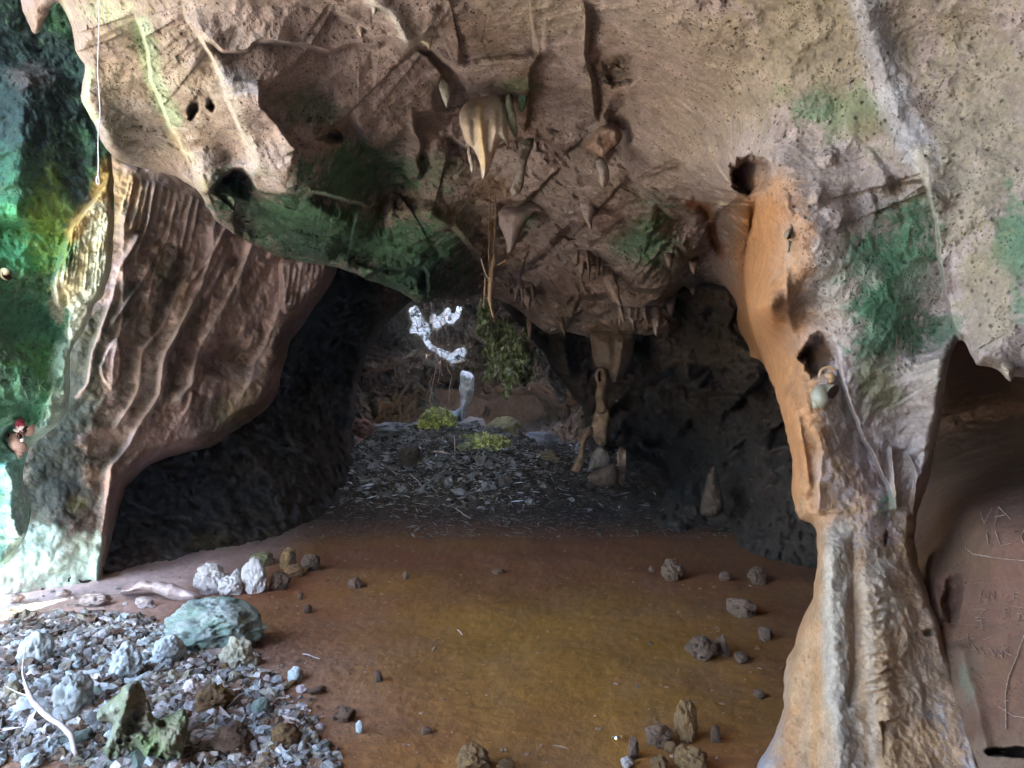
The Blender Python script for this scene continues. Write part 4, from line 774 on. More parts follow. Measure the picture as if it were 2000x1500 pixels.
# gravel between the stones: nobody could count it
def scatter(name, n, fn, size, cols, seed, flat=.5, tris=True, kind='stuff', label=None, cat=None, blade=False):
    r = np.random.RandomState(seed); V0, F0 = ico(2); Vs, Fs, Cs = [], [], []; m = 0
    while m < n:
        x, y = fn(r); z = gz(x, y); s_ = size * min(.4 + r.exponential(.55), 2.6)
        if blade:
            a = r.uniform(0, 6.28); L = s_ * r.uniform(1, 2.2); wd = s_ * r.uniform(.18, .5); u = np.array([math.cos(a), math.sin(a), r.uniform(-.3, .5)]) * L; v = np.array([-math.sin(a), math.cos(a), r.uniform(-.5, .5)]) * wd; c = np.array([x, y, z + s_ * .3])
            V = np.array([c - u, c - v * .9 + np.array([0, 0, wd * .4]), c + u, c + v]); Fq = np.array([[0, 1, 2], [0, 2, 3]])
        else:
            V = V0 * (1 + .75 * fbm(V0 * 1.3 + r.uniform(0, 90, 3), 1.3, 2, 1, .6)[:, None] * 1.6 + .13 * r.normal(size=(len(V0), 1))) * s_ * np.array([1, r.uniform(.6, 1), flat]); a = r.uniform(0, 6.28)
            V = V @ np.array([[math.cos(a), math.sin(a), 0], [-math.sin(a), math.cos(a), 0], [0, 0, 1]]) + np.array([x, y, z + s_ * .1]); Fq = F0
        Fs.append(Fq + sum_v[0] if False else Fq + scatter.c); scatter.c += len(V); Vs.append(V); c0, c1 = cols[r.randint(len(cols))], cols[r.randint(len(cols))]; t = r.random(); Cs.append(np.repeat((np.array(c0) * (1 - t) + np.array(c1) * t)[None], len(V), 0)); m += 1
    scatter.c = 0
    o = mesh_np(name, np.concatenate(Vs), np.concatenate(Fs), np.concatenate(Cs), M_LEAF if blade else M_STONE, tris=True, smooth=False); tag(o, label, None, None, kind); return o
scatter.c = 0
M_LEAF = rock_mat('dry_leaf', bump=.1, pit=0, scale=3, rough=.45, spec=.5, fine=.2)
def rub_pt(r):
    while True:
        px, py = r.uniform(-60, 660), 1195 + 320 * r.random()
        if in_rub(px - r.exponential(18), py) : break
    D = 2328 / (py - 800); return (px - CX) / F * D, D
scatter('gravel', 9000, rub_pt, .019, [R_B['w'][0], R_B['c'][1], R_B['b'][0], R_B['y'][1], R_B['b'][1], (.12, .11, .1), (.2, .19, .18)], 5, flat=.8)
def flo_pt(r):
    py = 1040 + 460 * r.random(); D = 2328 / (py - 800); px = r.uniform(-20, 1560); px = px if r.random() < .45 else r.normal(590, 110); return (px - CX) / F * D, D
scatter('floor_crumbs', 1500, flo_pt, .006, [(.2, .11, .06), (.12, .07, .04), (.24, .15, .1)], 6)
scatter('floor_litter', 300, flo_pt, .011, [(.26, .17, .1), (.16, .1, .06), (.1, .06, .04)], 16, blade=True)
def rub_leaf(r):
    x, y = rub_pt(r); return x, y
scatter('rubble_litter', 900, rub_leaf, .03, [(.5, .46, .42), (.34, .28, .24), (.2, .15, .12)], 17, blade=True)
def mnd_pt(r):
    while True:
        x, y = r.normal(-1.15, 1.25), r.uniform(10.6, 16)
        if floor_z(x, y) > .04 and r.random() < (.2 + floor_z(x, y)) * float(ss(10.2, 12.8, np.array(y))): return x, y
scatter('leaf_litter', 22000, mnd_pt, .026, [(.10, .09, .07), (.22, .23, .25), (.62, .68, .78), (.3, .32, .33), (.12, .12, .12), (.05, .045, .04), (.2, .22, .12), (.07, .06, .05)], 7, blade=True)  # pale blue leaves carry skylight highlights in their colour
scatter('mound_rubble', 900, mnd_pt, .045, [(.2, .2, .2), (.3, .3, .31), (.1, .08, .07)], 8, flat=.75)
def foot_pt(r): return r.normal(-.2, 2.3), 9.2 + 2.6 * r.random()
scatter('dark_litter', 3500, foot_pt, .022, [(.05, .04, .03), (.1, .08, .06), (.2, .18, .17)], 9, blade=True)

# ------------------------------------------------------------------ things hanging from the ceiling
def hang(name, poly, th, lab, cat='stalactite', top=None, feats=(), strokes=(), base=((.46, .40, .37), (.36, .30, .26)), off=.0, D=None, seed=0, mat=None, group=None, **k):
    P = np.array(poly, float); i = P[:, 1].argmin(); cx = P[:, 0].mean()
    d = D or near_at(cx, (top if top is not None else P[i, 1]) + 2) - off
    y0, y1 = P[:, 1].min(), P[:, 1].max(); base = tuple(tuple(np.array(c) * .68) for c in base)
    if cat == 'stalactite' and not mat: k.setdefault('soft', False); k.setdefault('namp', .9); k.setdefault('jit', 3.5); mat = M_ROCK
    o = solid(name, poly, lambda X, Y: d + th * 1.3 * (1 - ss(y0, y0 + .4 * (y1 - y0), Y)), th, feats, base, strokes, seed=seed, mat=mat, **k); tag(o, lab, cat, group); return o
fl = [('ridge', [(936, 200), (938, 240), (944, 300), (948, 340)], .05, 7), ('ridge', [(915, 215), (912, 260), (925, 320)], .03, 8), ('ridge', [(965, 210), (968, 250), (960, 300)], .035, 8), ('ridge', [(980, 200), (982, 240), (986, 280)], .03, 5), ('ridge', [(925, 230), (928, 300)], -.03, 5), ('ridge', [(955, 230), (953, 300)], -.03, 5)]
hang('hanging_flowstone', [(914, 197), (935, 190), (965, 186), (984, 188), (990, 205), (993, 235), (992, 262), (996, 285), (992, 290), (984, 272), (978, 276), (970, 288), (965, 305), (958, 322), (956, 338), (950, 345), (944, 357), (941, 340), (940, 322), (932, 306), (922, 290), (912, 282), (903, 262), (897, 240), (897, 222), (905, 205)],
     .22, 'large cream tooth-shaped flowstone hanging at the middle of the ceiling', 'flowstone', D=4.75, feats=fl, base=((.62, .53, .46), (.54, .46, .38)), strokes=[('l', [(936, 200), (940, 260), (946, 320)], 9, (.46, .36, .2), .7), ('b', 985, 250, 10, 50, 0, (.3, .32, .24), .5)], seed=3, namp=.35)
hang('stalactite', [(914, 282), (921, 284), (922, 310), (926, 335), (922, 343), (918, 338), (914, 310)], .04, 'thin white stalactite under the left side of the cream flowstone', D=4.8, base=((.60, .56, .54), (.5, .46, .44)), seed=4)
hang('stalactite', [(986, 184), (996, 180), (1004, 200), (1012, 240), (1010, 272), (1006, 276), (1000, 262), (994, 235), (988, 205)], .07, 'green stained blade right beside the cream flowstone', D=4.82, base=((.22, .30, .20), (.34, .36, .28)), seed=5)
hang('stalactite', [(1010, 170), (1020, 164), (1032, 160), (1030, 190), (1020, 220), (1014, 224), (1010, 200)], .06, 'short green fin hanging right of the green blade', D=4.86, base=((.12, .24, .15), (.16, .28, .18)), seed=6)
hang('stalactite', [(1003, 272), (1009, 270), (1012, 290), (1012, 304), (1008, 300), (1004, 284)], .025, 'tiny pale dripping tip below the green blade', D=4.84, base=((.55, .45, .38),) * 2, seed=7, step=1.5)
hang('stalactite', [(1022, 275), (1046, 265), (1042, 290), (1030, 312), (1024, 345), (1018, 380), (1010, 388), (1000, 384), (994, 374), (1004, 350), (1012, 310)], .10, 'long smooth grey stalactite right of the cream flowstone', D=5.4, base=((.37, .34, .32), (.31, .27, .25)), seed=8)
hang('stalactite', [(862, 150), (872, 154), (877, 166), (880, 185), (876, 203), (872, 215), (866, 200), (860, 182), (856, 166)], .06, 'small white pointed stalactite left of the cream flowstone', D=4.5, base=((.58, .58, .52), (.44, .46, .38)), seed=9)
hang('stalactite', [(702, 20), (712, 32), (712, 48), (706, 56), (707, 76), (700, 72), (694, 56), (700, 38)], .05, 'pale hooked drip near the top beside the white pitted ridge', D=3.7, base=((.52, .46, .38), (.44, .38, .3)), seed=10)
hang('stalactite', [(722, 0), (736, 0), (737, 20), (731, 38), (726, 24)], .05, 'white drip at the very top beside the white pitted ridge', D=3.45, base=((.58, .56, .55), (.5, .48, .46)), seed=11)
hang('stalactite', [(812, 66), (830, 52), (850, 48), (846, 70), (842, 95), (836, 104), (832, 84), (822, 80), (814, 88)], .05, 'cream ragged drip cluster at the top middle', D=3.9, base=((.50, .42, .32), (.4, .32, .24)), seed=12)
hang('stalactite', [(1163, 306), (1172, 300), (1184, 312), (1188, 335), (1191, 358), (1184, 366), (1178, 374), (1171, 360), (1166, 335)], .08, 'blunt grey stalactite under the brown knobbly cluster', D=5.3, base=((.40, .36, .36), (.34, .29, .28)), seed=13)
hang('knobbly_cluster', [(1138, 282), (1150, 270), (1160, 262), (1172, 244), (1182, 226), (1196, 232), (1208, 246), (1216, 262), (1212, 280), (1200, 290), (1186, 300), (1178, 312), (1166, 300), (1152, 296), (1142, 294)], .14, 'brown knobbly curtain of rock above the blunt grey stalactite', 'flowstone', D=5.2, base=((.36, .27, .23), (.24, .16, .12)), seed=14, soft=False, namp=1.4)
hang('stalactite', [(1106, 380), (1124, 372), (1150, 366), (1162, 370), (1160, 400), (1160, 425), (1156, 440), (1153, 455), (1147, 440), (1140, 426), (1134, 400), (1128, 392), (1114, 388)], .12, 'wide pale fang-shaped stalactite at the middle of the far ceiling', D=6.6, base=((.40, .34, .34), (.33, .27, .26)), seed=15)
hang('hanging_lobe', [(984, 382), (1000, 372), (1022, 374), (1044, 384), (1060, 402), (1062, 418), (1046, 410), (1030, 430), (1014, 462), (1000, 494), (992, 500), (990, 480), (976, 440), (972, 405)], .2, 'broad grey lobe of rock hanging behind the two thin roots', 'flowstone', D=7.1, base=((.35, .30, .31), (.27, .21, .19)), strokes=[('b', 1030, 430, 16, 22, 0, GR, .6)], seed=16)
hang('stalactite', [(1176, 500), (1186, 496), (1196, 520), (1206, 548), (1210, 570), (1216, 600), (1212, 604), (1204, 592), (1190, 574), (1178, 556)], .14, 'tall leaf-shaped stalactite over the dark back of the cave', D=8.3, base=((.30, .23, .20), (.25, .19, .16)), seed=17)
hang('stalactite', [(1206, 590), (1214, 588), (1218, 610), (1222, 628), (1218, 634), (1210, 620)], .07, 'small brown tip under the tall leaf-shaped stalactite', D=8.35, base=((.26, .19, .16),) * 2, seed=18)
hang('stalactite', [(1088, 620), (1100, 614), (1104, 640), (1103, 662), (1098, 650), (1092, 640)], .1, 'dim pointed stalactite above the pillar, nearest the passage', D=10.2, base=((.2, .15, .12),) * 2, seed=19)
hang('stalactite', [(1022, 560), (1034, 566), (1040, 584), (1034, 604), (1026, 604), (1020, 590)], .12, 'pale dim tooth beside the mossy hanging rock', D=9.4, base=((.27, .21, .19),) * 2, seed=20)
hang('stalactite', [(1952, 704), (1974, 700), (1984, 716), (1980, 734), (1974, 750), (1966, 740), (1956, 724)], .05, 'small pale dripping tip on the ceiling edge right of the column', D=2.75, base=((.42, .34, .26), (.36, .29, .22)), seed=23, step=1.5)
rh = random.Random(41)
for k in range(7):                                         # many short teeth on the dim far ceiling
    x, y = rh.uniform(1010, 1420), rh.uniform(470, 690); wd = rh.uniform(7, 16); h = rh.uniform(20, 55)
    o = solid('stalactite', [(x - wd, y - h * .5), (x + wd, y - h * .5), (x + wd * .7, y), (x + wd * .2, y + h * .5), (x - wd * .2, y + h * .45), (x - wd * .7, y - h * .1)], (lambda X, Y, d=near_at(x, y - h * .4), a=y - h * .5, b=y + h * .5: d + .16 * (1 - ss(a, a + .5 * (b - a), Y))), .09, base=((.2, .15, .135), (.15, .11, .09)), seed=200 + k, step=2.5)
    tag(o, 'dim brown tooth among the many on the far low ceiling', 'stalactite', 'teeth of the far low ceiling')

# ------------------------------------------------------------------ mossy rock lobes hanging in the passage
MO = ((.22, .30, .13), (.34, .36, .24)); MO2 = ((.28, .27, .13), (.16, .2, .1))
def mossy(poly, D, th, lab, seed, base=MO, cat='hanging rock', **k):
    r_ = random.Random(seed); P = np.array(poly); lo, hi = P.min(0), P.max(0); ft = []
    for _ in range(int(4 + (hi - lo).max() / 9)):
        x, y = r_.uniform(lo[0], hi[0]), r_.uniform(lo[1], hi[1]); ft.append(('fold', [(x + r_.uniform(-4, 4), y - 16), (x + r_.uniform(-3, 3), y - 4), (x + r_.uniform(-5, 5), y + 12)], r_.uniform(.1, .35), r_.uniform(4, 10)))
    o = solid('mossy_hanging_rock', poly, D, th, ft, base, seed=seed, mat=M_ROCK, soft=False, namp=3.2, jit=8, step=1.5, **k); tag(o, lab, cat); return o
mossy([(934, 604), (942, 592), (956, 588), (968, 594), (966, 612), (958, 634), (950, 644), (940, 640), (933, 664), (930, 640)], 12.5, .35, 'upper mossy lump just below the hanging broken branch', 31)
mossy([(950, 640), (966, 632), (984, 612), (998, 632), (1020, 660), (1032, 690), (1028, 720), (1016, 744), (1006, 738), (992, 776), (982, 772), (986, 742), (968, 728), (956, 720), (952, 738), (944, 742), (952, 706), (948, 680)], 13.0, .5, 'big ragged green rock hanging over the right of the mound', 32)
mossy([(1016, 664), (1030, 664), (1040, 690), (1044, 720), (1036, 745), (1024, 758), (1014, 748), (1018, 700)], 13.6, .4, 'yellowish green ragged rock right behind the big green one', 33, MO2)
mossy([(978, 764), (990, 762), (994, 776), (992, 786), (984, 778)], 12.9, .12, 'small mossy tip dangling under the big green rock', 34, MO2)
mossy([(1046, 676), (1056, 674), (1064, 690), (1072, 712), (1068, 722), (1058, 712), (1050, 700)], 14.0, .25, 'pale blue green lump right of the ragged rocks', 35, ((.34, .42, .40), (.24, .28, .26)))
mossy([(1064, 722), (1074, 716), (1084, 732), (1098, 742), (1110, 768), (1104, 792), (1092, 790), (1080, 770), (1068, 745)], 14.5, .3, 'grey weathered rock spur low at the right of the passage', 36, ((.2, .2, .22), (.14, .13, .12)))

def leaves(par, poly, D, n, seed, cols):
    r = np.random.RandomState(seed); P = np.array(poly, float); lo, hi = P.min(0), P.max(0); Vs, Fs, Cs = [], [], []; k = 0; guard = 0
    while k < 4 * n and guard < n * 30:
        guard += 1; x, y = r.uniform(lo[0] - 3, hi[0] + 3), r.uniform(lo[1] - 3, hi[1] + 4); c_ = False
        for a, b in zip(P, np.roll(P, -1, 0)):
            if (a[1] > y) != (b[1] > y) and x < (b[0] - a[0]) * (y - a[1]) / (b[1] - a[1]) + a[0]: c_ = not c_
        if not c_ and r.random() > .04: continue
        c = W(x, y, D + r.uniform(-.12, .06)); a = np.array([r.normal() * .5, r.normal() * .4, -1 + r.normal() * .5]); a /= np.linalg.norm(a); b = np.cross(a, r.normal(size=3)); b /= np.linalg.norm(b); L = r.uniform(.03, .075)
        Vs.append(np.array([c - a * L, c + b * L * .4, c + a * L, c - b * L * .4])); Fs.append(np.array([[0, 1, 2], [0, 2, 3]]) + k); k += 4; Cs.append(np.repeat((np.array(cols[r.randint(len(cols))]) * r.uniform(.6, 1.3))[None], 4, 0))
    mesh_np('moss', np.concatenate(Vs), np.concatenate(Fs), np.concatenate(Cs), M_LEAF, tris=True, smooth=False, parent=par)
for o in [o for o in bpy.data.objects if o.name in ('mossy_hanging_rock', 'mossy_hanging_rock.001', 'mossy_hanging_rock.002')]:
    V = np.array([v.co[:] for v in o.data.vertices]); px_ = V[:, 0] / V[:, 1] * F + CX; py_ = YH - (V[:, 2] - EYE) / V[:, 1] * F; D_ = V[:, 1].min() + .12
    ct = np.array([px_.mean(), py_.mean()]); an = np.arctan2(py_ - ct[1], px_ - ct[0]); pl_ = []
    for a0 in np.linspace(-math.pi, math.pi, 25)[:-1]:
        m = np.abs(an - a0) < .16
        if m.any(): i_ = np.argmax(np.hypot(px_ - ct[0], py_ - ct[1]) * m); pl_.append((px_[i_], py_[i_]))
    leaves(o, pl_, D_, int(60 + (px_.max() - px_.min()) * (py_.max() - py_.min()) / 15), len(V), [(.10, .15, .05), (.16, .2, .07), (.3, .32, .2), (.05, .08, .03)])

# ------------------------------------------------------------------ back chamber: pale blue pillar, its basin and boulders on the mound
t = empty('pale_pillar', W(910, 835, 16.2)); tag(t, 'pale blue water-worn pillar standing in the back chamber behind the moss heap', 'rock pillar')
PB = ((.76, .80, .82), (.62, .70, .76))
def kid(name, par, *a, **k):
    o = solid(name, *a, **k); o.parent = par; o.matrix_parent_inverse = Matrix.Translation(-par.location); return o
from mathutils import Matrix
kid('shaft', t, [(896, 724), (908, 720), (922, 726), (929, 740), (926, 758), (924, 776), (916, 794), (908, 812), (902, 826), (896, 820), (900, 800), (900, 780), (896, 760), (898, 742)], 16.2, .3, (('ridge', [(905, 720), (908, 780), (900, 820)], .1, 6), ('pit', 920, 770, 6, 5, 0, .2, .4)), PB, seed=41, step=1.5, soft=False, namp=2.0, jit=5, mat=M_ROCK)
kid('basin_rim', t, [(842, 800), (856, 792), (868, 798), (876, 804), (890, 804), (902, 790), (906, 812), (902, 836), (880, 840), (850, 838), (838, 820)], 16.6, .35, (('pit', 880, 782, 14, 18, 0, .6, .3),), ((.26, .34, .38), (.2, .26, .28)), seed=42, step=1.5)
def blob(name, cx, cy, w, h, D, cols, lab, cat, seed, n=5, **k):
    o = rock_obj(name, seed, n=n, cols=cols, **k); p = W(cx, cy, D); s_ = D / F; o.location = p; o.scale = (w / 2 * s_, w * .45 * s_, h / 2 * s_); tag(o, lab, cat); return o
blob('boulder', 925, 838, 54, 46, 15.2, ((.52, .47, .46), (.42, .38, .34)), 'pale pinkish boulder on the crest of the mound', 'boulder', 510, pits=.2, lump=.2)
blob('boulder', 982, 850, 70, 70, 14.8, ((.26, .24, .13), (.2, .17, .1)), 'rounded olive brown boulder right of the pale pinkish one', 'boulder', 515, pits=.2, lump=.2)
blob('boulder', 1050, 868, 100, 50, 15.2, ((.22, .23, .27), (.12, .12, .13)), 'low bluish grey rock mass right of the olive boulder', 'boulder', 521, pits=1, lump=.4)
blob('rock', 712, 838, 50, 34, 14.5, ((.42, .24, .2), (.3, .16, .12)), 'reddish rock at the left end of the mound crest', 'rock', 527, pits=.6, lump=.4)
blob('boulder', 800, 892, 50, 36, 12.9, ((.09, .065, .05), (.07, .05, .04)), 'dark brown boulder bedded in the front of the mound', 'boulder', 531, pits=.3, lump=.3)
blob('boulder', 770, 838, 90, 26, 14.4, ((.34, .36, .36), (.16, .17, .16)), 'long pale crumbled rock left of the moss heap', 'boulder', 536, pits=1.2, lump=.6)
blob('boulder', 1062, 896, 70, 26, 13.8, ((.24, .19, .11), (.14, .11, .07)), 'brown mossy hump at the right foot of the mound', 'boulder', 541, pits=.6, lump=.5)
# moss heap
def moss(cx, cy, w, h, D, n, lab, seed, cols):
    r = np.random.RandomState(seed); c = W(cx, cy, D); s_ = D / F; Vs, Fs, Cs = [], [], []
    V, Fc, C = rock_data(seed, n=4, cols=((.2, .22, .06), (.14, .15, .05)), pits=.2); V = V * np.array([w * .43 * s_, w * .38 * s_, h * .43 * s_]) + c
    Vs.append(V); Fs.append(Fc); Cs.append(C); k = len(V)
    for _ in range(n):
        d = r.normal(size=3); d[1] = -abs(d[1]) if r.random() < .7 else d[1]; d /= np.linalg.norm(d); p = c + d * np.array([w * .5, w * .45, h * .52]) * s_ * r.uniform(.8, 1.05)
        a = r.normal(size=3); a /= np.linalg.norm(a); b = np.cross(a, d); b /= np.linalg.norm(b) + 1e-6; L = r.uniform(.02, .055); wd = L * r.uniform(.25, .7)
        Vs.append(np.array([p - a * L, p + b * wd + d * .01, p + a * L, p - b * wd])); Fs.append(np.array([[0, 1, 2], [0, 2, 3]]) + k); k += 4
        cc = np.array(cols[r.randint(len(cols))]) * r.uniform(.7, 1.3); Cs.append(np.repeat(cc[None], 4, 0))
    o = mesh_np('moss_heap', np.concatenate(Vs), np.concatenate(Fs), np.concatenate(Cs), M_LEAF, tris=True, smooth=False); tag(o, lab, 'moss'); return o
MC = [(.48, .54, .12), (.32, .38, .08), (.58, .58, .22), (.18, .22, .06)]
moss(855, 828, 74, 62, 14.6, 1700, 'bright yellow green heap of moss on the crest of the mound', 551, MC)
moss(940, 872, 120, 50, 13.9, 1500, 'duller green moss spread below the pale pinkish boulder', 552, MC[1:])
moss(905, 884, 60, 34, 13.5, 600, 'dark green tuft of moss low on the mound', 553, [(.12, .17, .08), (.2, .24, .12)])

# ------------------------------------------------------------------ stone pillar in the dark middle distance
t = empty('stone_pillar', W(1175, 940, 11.0)); tag(t, 'leggy brown stone pillar standing in the dark beside the mound', 'rock pillar')
BP = ((.17, .11, .065), (.11, .07, .045))
kid('trunk', t, [(1160, 735), (1168, 712), (1184, 716), (1190, 740), (1184, 756), (1186, 790), (1190, 806), (1192, 835), (1188, 858), (1184, 872), (1164, 872), (1157, 852), (1154, 836), (1160, 806), (1166, 796), (1162, 772), (1168, 752)], 11.0, .25, (('ridge', [(1172, 770), (1174, 800)], .06, 6), ('lip', [(1158, 800), (1174, 806), (1190, 800)], .12, 14, .3, 4), ('pit', 1174, 736, 5, 10, 0, .2, .4)), BP, seed=61, soft=False, mat=M_ROCK, namp=1.5)
kid('buttress', t, [(1158, 828), (1142, 836), (1135, 852), (1133, 878), (1124, 900), (1112, 922), (1134, 924), (1141, 900), (1143, 868), (1148, 856), (1160, 852)], 10.95, .14, (), BP, seed=62, soft=False, mat=M_ROCK, namp=1.2)
kid('pale_base', t, [(1162, 872), (1180, 870), (1190, 880), (1196, 896), (1186, 912), (1166, 916), (1148, 922), (1152, 896)], 10.9, .2, (), ((.14, .12, .10), (.09, .07, .06)), seed=63, soft=False, mat=M_ROCK, namp=1.2)
kid('buttress', t, [(1208, 870), (1216, 872), (1224, 874), (1222, 905), (1220, 950), (1210, 950), (1208, 920), (1203, 895)], 10.9, .12, (), ((.19, .13, .1), (.14, .1, .07)), seed=64, soft=False, mat=M_ROCK, namp=1.5)
kid('foot_rock', t, [(1142, 934), (1158, 918), (1180, 912), (1200, 902), (1208, 925), (1206, 946), (1186, 952), (1160, 948)], 10.8, .3, (), ((.09, .055, .045), (.06, .04, .03)), seed=65, soft=False, mat=M_ROCK)
kid('capital', t, [(1150, 650), (1200, 640), (1245, 650), (1236, 690), (1222, 730), (1204, 752), (1192, 742), (1188, 716), (1172, 722), (1162, 716), (1156, 690)], 11.2, .5, (('ridge', [(1185, 650), (1190, 700), (1186, 740)], .1, 10), ('ridge', [(1215, 650), (1214, 700), (1206, 740)], .1, 10)), ((.13, .09, .07), (.1, .07, .05)), seed=66)
o = solid('stalagmite', [(1382, 925), (1394, 905), (1404, 925), (1408, 960), (1414, 1002), (1392, 1012), (1366, 1004), (1374, 962)], 9.4, .3, (), ((.07, .045, .03), (.05, .035, .025)), seed=67, soft=False, mat=M_ROCK, namp=1.5); tag(o, 'dim stalagmite standing in the dark left of the column', 'stalagmite')

# ------------------------------------------------------------------ authored foreground rocks
o = solid('jagged_rock', [(240, 1340), (252, 1330), (268, 1326), (280, 1340), (292, 1374), (298, 1396), (306, 1408), (316, 1398), (326, 1400), (338, 1394), (350, 1384), (362, 1384), (370, 1402), (366, 1428), (358, 1462), (350, 1512), (196, 1512), (200, 1470), (208, 1442), (226, 1412), (206, 1408), (184, 1404), (192, 1386), (220, 1366), (236, 1352)],
    3.38, .2, (('poly', [(250, 1340), (276, 1332), (288, 1372), (286, 1420), (262, 1440), (240, 1436), (236, 1410), (244, 1376)], .07, 14), ('pit', 264, 1395, 14, 30, 5, .05, .6), ('pit', 318, 1414, 9, 7, 0, .06, .3), ('pit', 234, 1448, 6, 5, 0, .05, .3), ('pit', 252, 1444, 5, 4, 0, .05, .3), ('pit', 285, 1424, 14, 9, 0, .07, .4), ('pit', 330, 1480, 20, 12, 0, .08, .4), ('pit', 300, 1474, 8, 20, 30, .06, .4), ('ridge', [(262, 1330), (240, 1400), (215, 1430), (204, 1500)], .07, 14)),
    ((.09, .11, .055), (.17, .18, .13)), strokes=[('b', 300, 1480, 60, 40, 0, (.15, .2, .09), .7), ('b', 268, 1390, 26, 50, 0, (.22, .19, .15), .8), ('b', 340, 1430, 30, 50, 0, (.17, .15, .1), .8)], seed=71, mat=M_STONE, soft=False, namp=2.4, jit=4, back=.9); tag(o, 'mossy green jagged rock with a tall spike and holes at the front of the rubble', 'rock')
o = solid('rock_slab', [(262, 1148), (268, 1134), (282, 1132), (296, 1138), (308, 1132), (326, 1138), (344, 1140), (366, 1150), (384, 1158), (400, 1168), (380, 1174), (352, 1176), (330, 1172), (310, 1160), (290, 1156), (266, 1154), (250, 1160), (228, 1158), (240, 1150)], 6.3, .25, (('lip', [(262, 1150), (290, 1156), (312, 1162), (334, 1176)], .2, 20, .2, 3),), ((.60, .48, .46), (.50, .40, .37)), seed=72, mat=M_STONE, soft=False, namp=.6); tag(o, 'long pale pink layered slab lying in front of the pale rock row', 'rock')

# fused curtains of dripstone on the far ceiling
rc_ = random.Random(12)
CUR = [(1020, 560, 60, 60, 'ragged brown dripstone curtain left of the dim teeth, over the mossy rocks'), (1250, 620, 90, 56, 'wide ragged dripstone curtain right above the dark back of the cave'), 
       (1140, 510, 50, 60, 'dripstone curtain in the middle of the far ceiling')]
for k, (cx, cy, w_, h_, lab) in enumerate(CUR):
    top = [(cx - w_ * .5, cy - h_ * .3), (cx - w_ * .3, cy - h_ * .5), (cx + w_ * .25, cy - h_ * .52), (cx + w_ * .5, cy - h_ * .25)]; bot = []; x = cx + w_ * .48
    while x > cx - w_ * .45:
        t_ = rc_.uniform(6, 22); L = h_ * rc_.uniform(.05, .95) * (1 - .5 * abs(x - cx) / w_); bot += [(x, cy + rc_.uniform(-3, 4)), (x - t_ * .45, cy + L), (x - t_ * .6, cy + L)]; x -= t_
    d0 = near_at(cx, cy - h_ * .45); fe = []
    for j in range(int(w_ / 7)):
        xx = cx + rc_.uniform(-.45, .45) * w_; fe.append(('ridge', [(xx, cy - h_ * .4), (xx + rc_.uniform(-3, 3), cy), (xx, cy + h_ * .4)], rc_.uniform(.03, .1) * d0 / 8, rc_.uniform(2.5, 5)))
    o = solid('dripstone_curtain', top + bot, (lambda X, Y, d=d0, a=cy - h_ * .5, b=cy + h_ * .2, q=.05 * d0: d + q * (1 - ss(a, b, Y))), .028 * d0, fe, ((.25, .2, .185), (.19, .145, .12)), seed=400 + k, step=1.6, jit=2.5, soft=False, namp=1.0, mat=M_ROCK); tag(o, lab, 'dripstone')

# ------------------------------------------------------------------ plain materials and tube maker
def plain(name, col, rough=.6, spec=.3, bump=.0, scale=60, vary=.15):
    m = bpy.data.materials.new(name); m.use_nodes = True; t = m.node_tree; b = t.nodes['Principled BSDF']; b.inputs['Roughness'].default_value = rough; b.inputs['Specular IOR Level'].default_value = spec
    n = node(t, 'ShaderNodeTexNoise'); n.inputs['Scale'].default_value = scale; n.inputs['Detail'].default_value = 5; tc = node(t, 'ShaderNodeTexCoord'); t.links.new(tc.outputs['Object'], n.inputs['Vector'])
    mr = node(t, 'ShaderNodeMapRange'); t.links.new(n.outputs[0], mr.inputs[0]); mr.inputs[1].default_value = .3; mr.inputs[2].default_value = .7; mr.inputs[3].default_value = 1 - vary; mr.inputs[4].default_value = 1 + vary
    v = node(t, 'ShaderNodeVectorMath', operation='SCALE'); v.inputs[0].default_value = col; t.links.new(mr.outputs[0], v.inputs['Scale']); t.links.new(v.outputs[0], b.inputs['Base Color'])
    if bump:
        bp = node(t, 'ShaderNodeBump'); bp.inputs['Strength'].default_value = bump; bp.inputs['Distance'].default_value = .004; t.links.new(n.outputs[0], bp.inputs['Height']); t.links.new(bp.outputs[0], b.inputs['Normal'])
    return m
